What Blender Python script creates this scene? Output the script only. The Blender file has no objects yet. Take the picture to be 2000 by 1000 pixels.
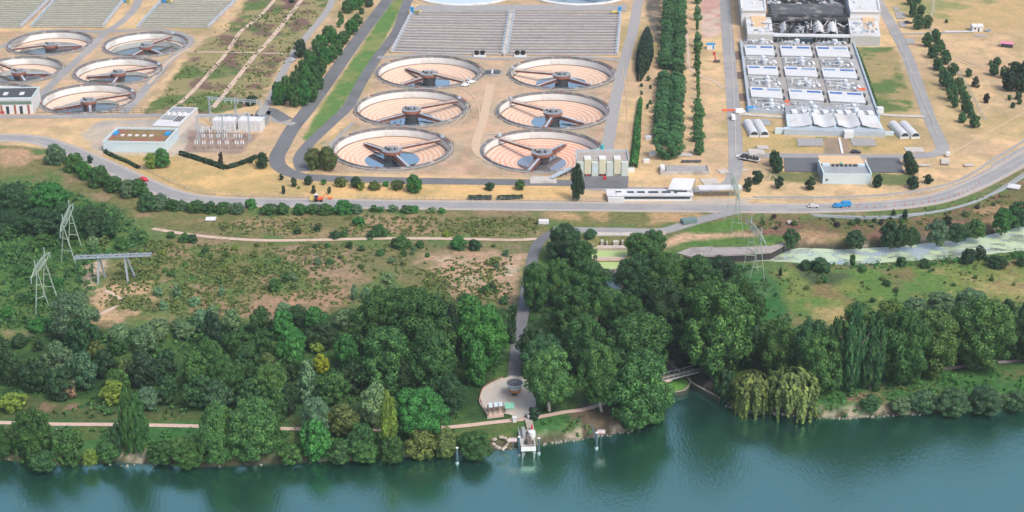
import bpy, math, random
import numpy as np
from mathutils import Vector, Matrix
C = bpy.context.scene.collection
R = math.radians
PITCH = R(24.0); F = 3205.0; H = 250.0
cP, sP = math.cos(PITCH), math.sin(PITCH)
def G(px, py, z=0.0):
    """photo pixel -> world point on the level z (used to survey where things stand)"""
    u = (px-1000)/F; v = (500-py)/F
    t = (z-H)/(-sP+v*cP)
    return (u*t, (cP+v*sP)*t)
def S(py, z=0.0):
    v = (500-py)/F
    return F/((z-H)/(-sP+v*cP))
def PXY(x, y, z=0.0):
    d = y*cP-(z-H)*sP
    return 1000+F*x/d, 500-F*(y*sP+(z-H)*cP)/d
def P3(px, py, z=0.0):
    x, y = G(px, py, z); return (x, y, z)
# ---------------------------------------------------------------- materials
MATS = {}
def nodes(name):
    m = bpy.data.materials.new(name); m.use_nodes = True
    nt = m.node_tree; b = nt.nodes['Principled BSDF']
    return m, nt, b
def N(nt, t, **k):
    n = nt.nodes.new(t)
    for a, v in k.items(): setattr(n, a, v)
    return n
def mixc(nt, fac, a, b, mode='MIX'):
    n = N(nt, 'ShaderNodeMix', data_type='RGBA', blend_type=mode)
    for s, v in ((0, fac), (6, a), (7, b)):
        if hasattr(v, 'links'): nt.links.new(v, n.inputs[s])
        elif s == 0: n.inputs[0].default_value = v
        else: n.inputs[s].default_value = (*v, 1) if len(v) == 3 else v
    return n.outputs[2]
def noise(nt, scale, detail=4, rough=.6, coord='Object', dist=0.0, vec=None):
    tc = N(nt, 'ShaderNodeTexCoord'); n = N(nt, 'ShaderNodeTexNoise')
    n.inputs['Scale'].default_value = scale; n.inputs['Detail'].default_value = detail
    n.inputs['Roughness'].default_value = rough; n.inputs['Distortion'].default_value = dist
    nt.links.new(vec if vec else tc.outputs[coord], n.inputs['Vector'])
    return n.outputs['Fac']
def ramp(nt, fac, stops):
    r = N(nt, 'ShaderNodeValToRGB'); e = r.color_ramp.elements
    while len(e) < len(stops): e.new(.5)
    for i, (p, c) in enumerate(stops):
        e[i].position = p; e[i].color = (*c, 1) if len(c) == 3 else c
    nt.links.new(fac, r.inputs[0]); return r.outputs[0]
def mat(name, col, rough=.7, var=.25, scale=.6, metal=0.0, stain=None):
    if name in MATS: return MATS[name]
    m, nt, b = nodes(name)
    lo = tuple(c*(1-var) for c in col); hi = tuple(min(1, c*(1+var)) for c in col)
    c = ramp(nt, noise(nt, scale), [(.3, lo), (.7, hi)])
    c = mixc(nt, .5, c, ramp(nt, noise(nt, scale*9, 3), [(.3, lo), (.7, hi)]))
    if stain:
        c = mixc(nt, ramp(nt, noise(nt, scale*.4, 5), [(.52, (0, 0, 0)), (.62, (1, 1, 1))]), c, stain)
    nt.links.new(c, b.inputs['Base Color'])
    b.inputs['Roughness'].default_value = rough; b.inputs['Metallic'].default_value = metal
    MATS[name] = m; return m
CONC = mat('concrete', (.46, .43, .39), .85, .2, .25, stain=(.32, .29, .25))
WALLC = mat('pale_concrete', (.62, .635, .63), .85, .12, .2, stain=(.48, .47, .45))
RIM = mat('weathered_rim', (.17, .17, .175), .9, .5, .5, stain=(.4, .38, .35))
WHITE = mat('white_paint', (.63, .64, .65), .5, .07, .3)
WMEM = mat('white_roofing', (.56, .57, .58), .6, .12, .2, stain=(.5, .49, .47))
PBLUE = mat('pale_blue_cladding', (.5, .61, .65), .5, .05, .3)
GREY = mat('grey_metal', (.32, .34, .36), .45, .2, .8, metal=.3)
DGREY = mat('dark_grey', (.07, .075, .08), .7, .4, .4)
CHAR = mat('charred_metal', (.035, .035, .04), .8, .7, .5, stain=(.22, .21, .2))
RUST = mat('rusty_steel', (.24, .085, .055), .8, .4, .7)
BLUE = mat('blue_glazing', (.03, .12, .36), .2, .5, .25)
BLUEP = mat('blue_paint', (.02, .25, .55), .4, .1, .5)
YELP = mat('yellow_paint', (.6, .5, .12), .5, .1, .5)
ORAN = mat('orange_plastic', (.75, .13, .04), .5, .1, .5)
REDP = mat('red_paint', (.5, .03, .04), .4, .1, .5)
SILV = mat('silver_cladding', (.62, .66, .7), .35, .12, .5, metal=.3)
GRAV = mat('gravel', (.29, .285, .28), .95, .3, .8)
ROOFG = mat('grey_roofing', (.27, .29, .31), .85, .2, .25)
TANR = mat('tan_gravel_roof', (.56, .4, .24), .95, .2, .3)
CREAM = mat('cream_panel', (.56, .55, .4), .6, .08, .3)
PGREEN = mat('pale_green_panel', (.5, .56, .53), .5, .06, .3)
BRICK = mat('brick_red', (.3, .1, .06), .9, .25, .6)
GLASS = mat('dark_glass', (.03, .05, .07), .15, .3, .3)
TYRE = mat('black_rubber', (.02, .02, .02), .9, .2, 1)
PYLON = mat('green_grey_steel', (.3, .38, .31), .6, .15, .6)
GALV = mat('galvanised_steel', (.42, .49, .55), .5, .15, .6, metal=.2)
WOODM = mat('weathered_timber', (.17, .145, .12), .9, .3, .6)
BARK = mat('bark', (.2, .17, .14), .95, .3, 2)
PBARK = mat('pale_bark', (.45, .42, .38), .95, .3, 2)
MINT = mat('mint_roof', (.2, .5, .36), .6, .1, .5)
ORRUST = mat('orange_paint', (.5, .2, .06), .7, .3, .5)
STONE = mat('pale_stone', (.45, .38, .33), .95, .35, .9)
BEDG = mat('filter_bed_walls', (.42, .4, .39), .9, .3, .3)
PINK = mat('pink_paint', (.55, .2, .3), .6, .1, .5)
ROCK = mat('black_material', (.04, .045, .05), .9, .5, 1)
# floor of the settling tanks : concentric deposits on sloping concrete, tinted per tank
def floor_mat():
    m, nt, b = nodes('tank_floor')
    tc = N(nt, 'ShaderNodeTexCoord'); sx = N(nt, 'ShaderNodeSeparateXYZ'); nt.links.new(tc.outputs['Object'], sx.inputs[0])
    cb = N(nt, 'ShaderNodeCombineXYZ'); nt.links.new(sx.outputs[0], cb.inputs[0]); nt.links.new(sx.outputs[1], cb.inputs[1])
    L = N(nt, 'ShaderNodeVectorMath', operation='LENGTH'); nt.links.new(cb.outputs[0], L.inputs[0])
    n1 = noise(nt, .06, 2)
    ad = N(nt, 'ShaderNodeMath', operation='MULTIPLY_ADD'); nt.links.new(n1, ad.inputs[0]); ad.inputs[1].default_value = 3.2
    nt.links.new(L.outputs['Value'], ad.inputs[2])
    mu = N(nt, 'ShaderNodeMath', operation='MULTIPLY'); nt.links.new(ad.outputs[0], mu.inputs[0]); mu.inputs[1].default_value = 2.9
    si = N(nt, 'ShaderNodeMath', operation='SINE'); nt.links.new(mu.outputs[0], si.inputs[0])
    st = ramp(nt, si.outputs[0], [(.0, (.3, .3, .3)), (.6, (1, 1, 1))])
    oi = N(nt, 'ShaderNodeObjectInfo')
    c = mixc(nt, st, (.7, .62, .54), oi.outputs['Color'])
    # bleach one side, where deposits have dried out
    c = mixc(nt, ramp(nt, noise(nt, .045, 3), [(.45, (0, 0, 0)), (.62, (.45, .45, .45))]), c, (.6, .5, .41))
    c = mixc(nt, .35, c, ramp(nt, noise(nt, .8, 5), [(.3, (.36, .24, .16)), (.7, (.68, .56, .45))]))
    nt.links.new(c, b.inputs['Base Color']); b.inputs['Roughness'].default_value = .8
    return m
FLOOR = floor_mat()
def water_mat(name, col, rough=.06, ior=1.6, bump=.0, bscale=1.0, algae=None, var=None, tint=None):
    m, nt, b = nodes(name)
    b.inputs['Base Color'].default_value = (*col, 1); b.inputs['Roughness'].default_value = rough; b.inputs['IOR'].default_value = ior
    if tint: b.inputs['Specular Tint'].default_value = (*tint, 1)
    if var:
        c = ramp(nt, noise(nt, .012, 3), [(.35, col), (.65, var)])
        nt.links.new(c, b.inputs['Base Color'])
    if algae:
        tc = N(nt, 'ShaderNodeTexCoord'); mp = N(nt, 'ShaderNodeMapping'); nt.links.new(tc.outputs['Object'], mp.inputs[0])
        mp.inputs['Scale'].default_value = (.5, 1, 1)
        f = ramp(nt, noise(nt, .16, 9, .8, vec=mp.outputs[0], dist=.5), [(.43, (0, 0, 0)), (.52, (1, 1, 1))])
        # the weed mat thickens up the channel
        sx = N(nt, 'ShaderNodeSeparateXYZ'); nt.links.new(tc.outputs['Object'], sx.inputs[0])
        mr = N(nt, 'ShaderNodeMapRange'); nt.links.new(sx.outputs[0], mr.inputs[0]); mr.inputs[1].default_value = 70; mr.inputs[2].default_value = 110
        g = mixc(nt, 1, f, mr.outputs[0], 'MULTIPLY')
        c = mixc(nt, g, col, algae); nt.links.new(c, b.inputs['Base Color'])
        rr = ramp(nt, g, [(0, (rough,)*3), (1, (.7,)*3)]); nt.links.new(rr, b.inputs['Roughness'])
    if bump:
        tc = N(nt, 'ShaderNodeTexCoord'); mp = N(nt, 'ShaderNodeMapping'); nt.links.new(tc.outputs['Object'], mp.inputs[0])
        mp.inputs['Rotation'].default_value = (0, 0, R(-38)); mp.inputs['Scale'].default_value = (1, .38, 1)
        n1 = noise(nt, bscale, 4, .6, vec=mp.outputs[0], dist=.6); bp = N(nt, 'ShaderNodeBump')
        n2 = noise(nt, .03, 2); mm = N(nt, 'ShaderNodeMath', operation='MULTIPLY'); nt.links.new(n2, mm.inputs[0]); mm.inputs[1].default_value = bump*2
        nt.links.new(mm.outputs[0], bp.inputs['Strength']); bp.inputs['Distance'].default_value = .22
        nt.links.new(n1, bp.inputs['Height']); nt.links.new(bp.outputs[0], b.inputs['Normal'])
    return m
RIVER = water_mat('river_water', (.008, .042, .038), .16, 8, .45, 1.3, var=(.012, .05, .04), tint=(.56, .86, .71))
POOL = water_mat('pool_water', (.07, .12, .16), .02, 18, tint=(.9, 1, 1))
POOLP = water_mat('pale_pool_water', (.2, .2, .2), .05, 7)
GREENW = water_mat('greenish_water', (.1, .13, .115), .04, 5)
FULLW = water_mat('full_tank_water', (.5, .6, .64), .08, 1.6)
CHANW = water_mat('channel_water', (.38, .41, .39), .07, 7, algae=(.3, .47, .13))
PONDW = water_mat('duckweed_water', (.36, .48, .2), .6, 1.4)
def foliage():
    m, nt, b = nodes('foliage')
    oi = N(nt, 'ShaderNodeObjectInfo'); ge = N(nt, 'ShaderNodeNewGeometry')
    r = ramp(nt, ge.outputs['Random Per Island'], [(0, (.45, .5, .55)), (.5, (.95, 1, .9)), (1, (1.9, 1.75, 1.35))])
    c = mixc(nt, 1, oi.outputs['Color'], r, 'MULTIPLY')
    n2 = ramp(nt, noise(nt, 1.9, 2), [(.3, (.72, .78, .8)), (.7, (1.35, 1.25, 1.1))])
    c = mixc(nt, 1, c, n2, 'MULTIPLY')
    nt.links.new(c, b.inputs['Base Color']); b.inputs['Roughness'].default_value = .6
    b.inputs['Specular IOR Level'].default_value = .25
    tr = N(nt, 'ShaderNodeBsdfTranslucent'); nt.links.new(c, tr.inputs[0])
    ms = N(nt, 'ShaderNodeMixShader'); ms.inputs[0].default_value = .22
    nt.links.new(b.outputs[0], ms.inputs[1]); nt.links.new(tr.outputs[0], ms.inputs[2])
    nt.links.new(ms.outputs[0], nt.nodes['Material Output'].inputs[0])
    return m
FOL = foliage()
# ---------------------------------------------------------------- mesh helper
class MB:
    def __init__(s): s.v = []; s.f = []; s.m = []; s.g = []
    def each(s, name, mats, parent=None, per=1):
        """every piece an object of its own"""
        out = []
        for i in range(0, len(s.g), per):
            m = MB()
            for vs, fs, mi in s.g[i:i+per]: m.add(vs, fs, mi)
            out.append(m.obj(name, mats, parent))
        return out
    def add(s, vs, fs, mi=0):
        s.g.append((list(vs), fs, mi)); o = len(s.v); s.v += [tuple(p) for p in vs]; s.f += [tuple(i+o for i in f) for f in fs]; s.m += [mi]*len(fs); return s
    def box(s, c, d, rz=0.0, mi=0, top=1.0):
        x, y, z = d[0]/2, d[1]/2, d[2]; ca, sa = math.cos(rz), math.sin(rz); vs = []
        for k, zz in ((1, 0), (top, z)):
            for a, b in ((-1, -1), (1, -1), (1, 1), (-1, 1)):
                p, q = a*x*k, b*y*k; vs.append((c[0]+p*ca-q*sa, c[1]+p*sa+q*ca, c[2]+zz))
        return s.add(vs, [(3, 2, 1, 0), (4, 5, 6, 7), (0, 1, 5, 4), (1, 2, 6, 5), (2, 3, 7, 6), (3, 0, 4, 7)], mi)
    def prism(s, pts, z0, z1, mi=0):
        n = len(pts); a = sum(pts[i][0]*pts[(i+1) % n][1]-pts[(i+1) % n][0]*pts[i][1] for i in range(n))
        if a < 0: pts = pts[::-1]
        vs = [(p[0], p[1], z0) for p in pts]+[(p[0], p[1], z1) for p in pts]
        fs = [tuple(range(n-1, -1, -1)), tuple(range(n, 2*n))]+[(i, (i+1) % n, (i+1) % n+n, i+n) for i in range(n)]
        return s.add(vs, fs, mi)
    def beam(s, a, b, w, h=None, mi=0):
        h = h or w; a, b = Vector(a), Vector(b); d = (b-a).normalized()
        u = d.cross(Vector((0, 0, 1)))
        u = Vector((1, 0, 0)) if u.length < 1e-4 else u.normalized()
        k = u.cross(d).normalized(); vs = []
        for p in (a, b):
            for i, j in ((-1, -1), (1, -1), (1, 1), (-1, 1)): vs.append(p+u*(i*w/2)+k*(j*h/2))
        return s.add(vs, [(3, 2, 1, 0), (4, 5, 6, 7), (0, 1, 5, 4), (1, 2, 6, 5), (2, 3, 7, 6), (3, 0, 4, 7)], mi)
    def lathe(s, prof, seg=48, c=(0, 0, 0), mi=0, a0=0, a1=2*math.pi, cap=False):
        full = abs(a1-a0-2*math.pi) < 1e-6; n = seg if full else seg+1; vs = []; fs = []
        for r, z in prof:
            for k in range(n):
                a = a0+(a1-a0)*k/seg; vs.append((c[0]+r*math.cos(a), c[1]+r*math.sin(a), c[2]+z))
        for i in range(len(prof)-1):
            for k in range(seg):
                k2 = (k+1) % n if full else k+1
                fs.append((i*n+k, i*n+k2, (i+1)*n+k2, (i+1)*n+k))
        if cap: fs.append(tuple((len(prof)-1)*n+k for k in range(n)))
        return s.add(vs, fs, mi)
    def cyl(s, c, r, h, seg=20, mi=0): return s.lathe([(r, 0), (r, h)], seg, c, mi, cap=True)
    def obj(s, name, mats, parent=None, smooth=False):
        me = bpy.data.meshes.new(name)
        off = parent.location if parent is not None and parent.get('_w') else Vector((0, 0, 0))
        me.from_pydata([(p[0]-off[0], p[1]-off[1], p[2]-off[2]) for p in s.v], [], s.f)
        for m in (mats if isinstance(mats, (list, tuple)) else [mats]): me.materials.append(m)
        me.polygons.foreach_set('material_index', s.m)
        if smooth: me.polygons.foreach_set('use_smooth', [True]*len(s.f))
        me.update(); o = bpy.data.objects.new(name, me); C.objects.link(o)
        if parent is not None: o.parent = parent
        return o
def T(name, label, cat, loc=(0, 0, 0), rz=0.0, group=None, world=True):
    """an Empty at the base of a thing; world=True: its parts are given in world coordinates"""
    o = bpy.data.objects.new(name, None); C.objects.link(o); o.empty_display_size = .5
    o.location = loc if len(loc) == 3 else (loc[0], loc[1], 0); o.rotation_euler = (0, 0, rz)
    o['label'] = label; o['category'] = cat
    if group: o['group'] = group
    if world: o['_w'] = 1
    return o
def dup(root, loc, rz=0.0, label=None, scale=None):
    r = root.copy(); C.objects.link(r); r.location = loc if len(loc) == 3 else (*loc, 0); r.rotation_euler = (0, 0, rz)
    if label: r['label'] = label
    if scale: r.scale = scale
    for ch in list(root.children):
        c = ch.copy(); C.objects.link(c); c.parent = r
        for g in ch.children:
            d = g.copy(); C.objects.link(d); d.parent = c
    return r
def struct(o): o['kind'] = 'structure'; return o
ORD = ['first', 'second', 'third', 'fourth', 'fifth', 'sixth', 'seventh', 'eighth', 'ninth', 'tenth', 'eleventh', 'twelfth', 'thirteenth', 'fourteenth', 'fifteenth', 'sixteenth', 'seventeenth', 'eighteenth', 'nineteenth', 'twentieth']
def ordw(i):
    if i < 20: return ORD[i]
    n = i+1; s = 'th' if 10 < n % 100 < 14 else {1: 'st', 2: 'nd', 3: 'rd'}.get(n % 10, 'th')
    return f'{n}{s}'
# ---------------------------------------------------------------- survey of water
ZW = -3.0
RIVER_PX = [(-300, 893), (0, 896), (60, 906), (130, 910), (220, 903), (300, 905), (400, 912), (500, 908), (600, 903), (700, 898), (800, 892), (870, 884), (960, 880), (1010, 874), (1060, 868), (1130, 858), (1180, 850), (1230, 842), (1270, 828), (1298, 806), (1303, 785),
            (1312, 770), (1345, 760), (1353, 746), (1405, 777), (1432, 796), (1500, 806), (1560, 812), (1640, 817), (1700, 814), (1800, 808), (1900, 800), (2000, 792), (2300, 775), (2700, 1700), (-700, 1700)]
STREAM_PX = [(1183, 524), (1208, 524), (1213, 560), (1215, 620), (1228, 680), (1300, 712), (1345, 742), (1353, 752), (1340, 764), (1312, 766), (1265, 742), (1200, 712), (1178, 670), (1174, 600), (1180, 560)]
CHAN_PX = [(1350, 513), (1460, 509), (1530, 492), (1560, 484), (1650, 487), (1750, 481), (1850, 470), (1920, 461), (2000, 441), (2200, 400), (2200, 455), (2000, 493), (1940, 500), (1850, 511), (1750, 516), (1660, 523), (1560, 519), (1500, 515), (1430, 516), (1350, 522)]
POND_PX = [(1152, 499), (1155, 487), (1172, 479), (1218, 479), (1226, 487), (1226, 499), (1224, 508), (1210, 522), (1200, 526), (1178, 525), (1158, 514)]
def W(poly, z=0.0): return [G(a, b, z) for a, b in poly]
RIV, STR, CHN, PND = W(RIVER_PX, ZW), W(STREAM_PX, ZW), W(CHAN_PX, ZW), W(POND_PX, ZW)
def sdist(X, Y, poly):
    p = np.array(poly); q = np.roll(p, -1, 0); best = np.full(X.shape, 1e9); ins = np.zeros(X.shape, bool)
    for (ax, ay), (bx, by) in zip(p, q):
        dx, dy = bx-ax, by-ay; t = np.clip(((X-ax)*dx+(Y-ay)*dy)/(dx*dx+dy*dy+1e-9), 0, 1)
        best = np.minimum(best, np.hypot(X-ax-t*dx, Y-ay-t*dy))
        cr = (ay > Y) != (by > Y); xi = ax+(Y-ay)*dx/(dy if abs(dy) > 1e-9 else 1e-9); ins ^= cr & (X < xi)
    return np.where(ins, -best, best)
# ---------------------------------------------------------------- value noise
def vn(x, y, s, seed=0):
    x = x/s; y = y/s; xi = np.floor(x).astype(np.int64); yi = np.floor(y).astype(np.int64); fx = x-xi; fy = y-yi
    fx = fx*fx*(3-2*fx); fy = fy*fy*(3-2*fy)
    def h(a, b):
        n = (a*374761393+b*668265263+seed*974634777) & 0xffffffff
        n = ((n ^ (n >> 13))*1274126177) & 0xffffffff; return ((n ^ (n >> 16)) & 0xffff)/65535.0
    return (h(xi, yi)*(1-fx)+h(xi+1, yi)*fx)*(1-fy)+(h(xi, yi+1)*(1-fx)+h(xi+1, yi+1)*fx)*fy
def fbm(x, y, s, seed=0, o=4):
    t = 0; a = 1; n = 0
    for k in range(o): t = t+a*vn(x, y, s/2**k, seed+k*17); n += a; a *= .6
    return t/n
# settling tanks: (left px, right px, far rim px, near rim px, floor tint, arm angles, water z, pool radius fraction, label)
TANKS = [
 (738, 937, 110, 173, (.62, .34, .2), (322, 128, 215), -6.0, .42, 'pale peach floored round settling tank, upper left of the central six'),
 (997, 1197, 111, 177, (.62, .34, .2), (165, 222, 330), -5.9, .5, 'round settling tank with two left pointing arms, upper right of the central six'),
 (697, 910, 177, 247, (.62, .33, .18), (30, 214, 330), -6.0, .42, 'round settling tank with its bridge reaching right, middle left of the central six'),
 (973, 1187, 180, 254, (.6, .25, .12), (142, 255, 330), -6.1, .4, 'round settling tank with its bridge reaching left, middle right of the central six'),
 (652, 878, 250, 332, (.66, .3, .14), (31, 131, 300), -6.0, .47, 'round settling tank with blue pool behind the olive tree, nearest left of the central six'),
 (943, 1173, 254, 338, (.7, .19, .07), (137, 58, 248), -6.1, .42, 'orange stained round settling tank, nearest right of the central six'),
 (20, 176, 63, 107, (.62, .4, .27), (205, 20, 110), -5.2, .78, 'round settling tank beside the left grassy filter bed, far left of the left group'),
 (206, 364, 64, 111, (.55, .48, .4), (60, 320, 240), -4.6, .9, 'round settling tank flooded with pale water, far right of the left group'),
 (-45, 117, 111, 164, (.62, .4, .27), (135, 10, 300), -5.4, .75, 'round settling tank cut by the left picture edge, middle left of the left group'),
 (149, 313, 113, 166, (.6, .4, .28), (28, 178, 265), -5.5, .7, 'round settling tank with long bridge to its right rim, middle right of the left group'),
 (-92, 72, 163, 222, (.6, .4, .28), (40, 190, 280), -5.5, .7, 'round settling tank mostly hidden behind the red and white workshop'),
 (84, 261, 165, 223, (.62, .42, .3), (28, 200, 285), -5.7, .65, 'round settling tank next to the workshop, nearest of the left group'),
]
def tank_geo(t):
    xl, xr, yt, yb = t[:4]; xm = (xl+xr)/2
    ya, yb_ = G(xm, yt)[1], G(xm, yb)[1]; cy = (ya+yb_)/2
    pyc = PXY(0, cy)[1]; r = (xr-xl)/2/S(pyc); cx = G(xm, pyc)[0]
    return cx, cy, r
FULLT = [(808, 1004, -48, 19, 'left'), (1034, 1226, -48, 19, 'right')]
# ---------------------------------------------------------------- ground sheet
def make_ground():
    dx = np.arange(-350, 350.1, 1.3); far = 350*1.18**np.arange(1, 20)
    xs = np.concatenate([-far[::-1], dx, far]); dy = np.arange(330, 1010, 1.7)
    ys = np.concatenate([330-40*1.3**np.arange(14, -1, -1), dy, 1010+30*1.25**np.arange(0, 26)])
    X, Y = np.meshgrid(xs, ys); nx, ny = len(xs), len(ys)
    PXs = 1000+F*X/np.maximum(1, Y*cP+H*sP); PYs = 500-F*(Y*sP-H*cP)/np.maximum(1, Y*cP+H*sP)
    d = np.minimum.reduce([sdist(X, Y, RIV), sdist(X, Y, STR), sdist(X, Y, CHN)])
    dp = sdist(X, Y, PND)
    Z = np.clip(-3.2+(d+.4)*.75, -6, 0); Zp = np.clip(-3.4+(dp+.4)*2.2, -6, 0)
    Z = np.minimum(Z, Zp); nat = np.clip(d/25, 0, 1)
    for t in TANKS:
        cx, cy, r = tank_geo(t); Z = np.where(np.hypot(X-cx, Y-cy) < r+1.0, -14, Z)
    for xl, xr, yt, yb, _ in FULLT:
        cx, cy, r = tank_geo((xl, xr, yt, yb)); Z = np.where(np.hypot(X-cx, Y-cy) < r+1.0, -5, Z)
    # ------- what grows where : patches of bare soil, straw, heath and grass
    n8, n20, n60, n3 = fbm(X, Y, 9, 1), fbm(X, Y, 24, 2), fbm(X, Y, 70, 3), fbm(X, Y, 4, 4, 3)
    def col(*c): return np.array(c)
    def mx(a, b, t): return a*(1-t[..., None])+b*t[..., None]
    def sm(v, a, b): t = np.clip((v-a)/(b-a), 0, 1); return t*t*(3-2*t)
    full = lambda c: np.broadcast_to(np.array(c, float), X.shape+(3,)).copy()
    tan, straw, brown, olive, green, dark, soil, grey, redb = (.46, .33, .21), (.55, .395, .23), (.235, .175, .11), (.15, .15, .065), (.08, .15, .045), (.03, .065, .025), (.42, .32, .24), (.3, .29, .27), (.17, .105, .075)
    A = mx(full(tan), col(*straw), sm(n20, .42, .6)); A = mx(A, col(.36, .27, .17), sm(n8, .5, .7)*.7); A = mx(A, col(.25, .22, .1), sm(n60, .52, .68)*.6)
    def zone(poly, fn, feather=6, rag=10):
        nonlocal A
        w = W(poly); ds = sdist(X, Y, w)+(n8-.5)*rag+(n3-.5)*rag*.5
        A = mx(A, fn() if callable(fn) else full(fn), 1-sm(ds, -feather/2, feather/2))
    heath = lambda: mx(mx(full(brown), col(*olive), sm(n20, .33, .46)), col(*green), sm(n8, .44, .56)*.8)
    def meadow():
        a = mx(full((.09, .17, .045)), col(.16, .19, .06), sm(n20, .42, .62)); a = mx(a, col(.2, .12, .08), sm(fbm(X, Y, 16, 21), .56, .66)*.6); return mx(a, col(.33, .27, .13), sm(n8+.3*(n60-.5), .62, .74)*.6)
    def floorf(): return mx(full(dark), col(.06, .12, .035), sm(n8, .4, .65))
    def scrub(): return mx(full((.05, .12, .035)), col(.09, .15, .045), sm(n8, .42, .6))
    # land between the road and the river
    low = [(-600, 268), (0, 282), (110, 292), (200, 330), (330, 390), (400, 398), (800, 406), (1200, 410), (1600, 416), (1850, 392), (1960, 345), (2000, 326), (2500, 100), (2700, 1900), (-900, 1900)]
    zone(low, heath, 3, 3)
    zone([(-100, 285), (60, 290), (110, 330), (60, 345), (-100, 340)], lambda: mx(full((.38, .25, .16)), col(*olive), sm(n20, .45, .6)))
    zone([(100, 330), (260, 370), (330, 430), (250, 425), (130, 370)], lambda: mx(full(olive), col(*brown), sm(n8, .45, .6)))
    zone([(-300, 345), (90, 360), (215, 400), (270, 440), (300, 470), (180, 515), (190, 560), (130, 600), (120, 650), (-300, 640)], scrub, 8, 14)
    zone([(300, 440), (560, 418), (1050, 425), (1050, 460), (600, 463), (350, 452)], lambda: mx(full((.14, .14, .06)), col(.27, .2, .12), sm(n20, .5, .66)))
    zone([(560, 478), (1045, 475), (1025, 600), (870, 590), (840, 530), (620, 540), (540, 510)], lambda: mx(full((.26, .19, .13)), col(.15, .15, .07), sm(n20, .43, .55)), 8, 16)
    zone([(830, 500), (1030, 495), (1015, 595), (900, 570)], lambda: mx(full((.36, .25, .17)), col(.45, .36, .28), sm(n8, .5, .68)), 8, 14)
    zone([(510, 575), (680, 560), (690, 590), (560, 620), (500, 610)], lambda: mx(full((.3, .2, .13)), col(.22, .17, .1), sm(n8, .45, .6)), 6, 10)
    zone([(180, 565), (300, 545), (330, 570), (250, 600), (330, 625), (190, 625)], lambda: mx(full((.42, .29, .18)), col(*olive), sm(n8, .45, .58)), 4, 8)
    zone([(165, 520), (205, 510), (185, 570), (160, 560)], soil, 3, 5)
    zone([(0, 645), (100, 660), (110, 680), (40, 690), (0, 740)], lambda: mx(full((.33, .24, .17)), col(*olive), sm(n8, .45, .6)), 4, 8)
    # wood floor and river bank
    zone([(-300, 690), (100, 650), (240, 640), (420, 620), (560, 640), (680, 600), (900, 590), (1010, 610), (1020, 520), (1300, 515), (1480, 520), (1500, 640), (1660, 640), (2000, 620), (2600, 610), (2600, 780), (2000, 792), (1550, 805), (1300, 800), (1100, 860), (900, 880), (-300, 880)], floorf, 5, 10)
    zone([(40, 775), (240, 800), (560, 815), (600, 833), (0, 822)], lambda: mx(full((.075, .1, .04)), col(.22, .14, .1), sm(n8, .5, .6)), 4, 8)
    zone([(-300, 822), (400, 826), (860, 832), (1000, 815), (1130, 808), (1200, 850), (1060, 872), (800, 890), (0, 895), (-300, 892)], lambda: mx(full((.045, .13, .04)), col(.08, .12, .04), sm(n8, .45, .65)), 4, 6)
    zone([(1590, 745), (1800, 735), (2100, 705), (2400, 700), (2400, 775), (2000, 788), (1700, 808), (1560, 806)], lambda: mx(full((.05, .13, .04)), col(.1, .12, .05), sm(n8, .5, .65)), 4, 8)
    zone([(1660, 770), (1725, 768), (1700, 785), (1655, 785)], lambda: full((.22, .14, .1)), 3, 5)
    zone([(1310, 735), (1345, 728), (1440, 740), (1440, 790), (1405, 775), (1355, 748)], lambda: mx(full((.09, .085, .05)), col(.3, .24, .17), sm(n3, .5, .65)), 3, 4)
    zone([(1130, 790), (1230, 800), (1225, 845), (1160, 850), (1120, 815)], lambda: mx(full((.12, .095, .07)), col(.33, .28, .23), sm(n3, .5, .7)), 3, 5)
    # right meadow and both sides of the channel
    zone([(1500, 525), (1700, 528), (2000, 505), (2600, 470), (2600, 620), (1900, 585), (1760, 590), (1650, 640), (1560, 615), (1490, 560)], meadow, 5, 10)
    zone([(1440, 515), (1510, 525), (1540, 610), (1480, 640), (1440, 560)], lambda: mx(full((.035, .12, .035)), col(.06, .13, .05), sm(n8, .4, .6)), 5, 6)
    zone([(1560, 525), (1660, 540), (1600, 560), (1560, 545)], (.06, .09, .045), 5, 10)
    zone([(1590, 600), (1680, 592), (1640, 640), (1600, 625)], (.33, .26, .12), 8, 10)
    zone([(1440, 425), (1600, 425), (1800, 425), (1960, 375), (2000, 350), (2600, 170), (2600, 380), (1980, 420), (1800, 465), (1560, 470), (1440, 470)], lambda: mx(mx(full(redb), col(.12, .12, .05), sm(n8, .42, .58)), col(.3, .2, .12), sm(n20, .58, .7)), 4, 8)
    zone([(1350, 440), (1440, 425), (1470, 445), (1340, 462)], (.085, .17, .04), 3, 6)
    zone([(1300, 480), (1360, 465), (1540, 462), (1530, 476), (1360, 480)], (.08, .16, .04), 3, 6)
    zone([(1275, 480), (1330, 455), (1480, 455), (1470, 463), (1350, 468), (1290, 490)], (.43, .3, .2), 3, 4)
    zone([(1560, 470), (1800, 472), (1980, 440), (2000, 445), (1850, 470), (1560, 484)], (.07, .13, .035), 3, 4)
    zone([(1060, 415), (1360, 412), (1385, 420), (1340, 436), (1120, 440)], lambda: mx(full((.36, .25, .14)), col(.15, .15, .06), sm(n20, .5, .6)), 3, 5)
    zone([(1060, 500), (1075, 470), (1150, 520), (1050, 530)], (.06, .12, .035), 3, 4)
    # plant grounds
    zone([(160, 290), (330, 300), (430, 330), (530, 300), (560, 350), (1110, 350), (1115, 392), (420, 388), (300, 360)], lambda: mx(full((.56, .38, .18)), col(.42, .31, .15), sm(n20, .48, .62)), 3, 5)
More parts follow.
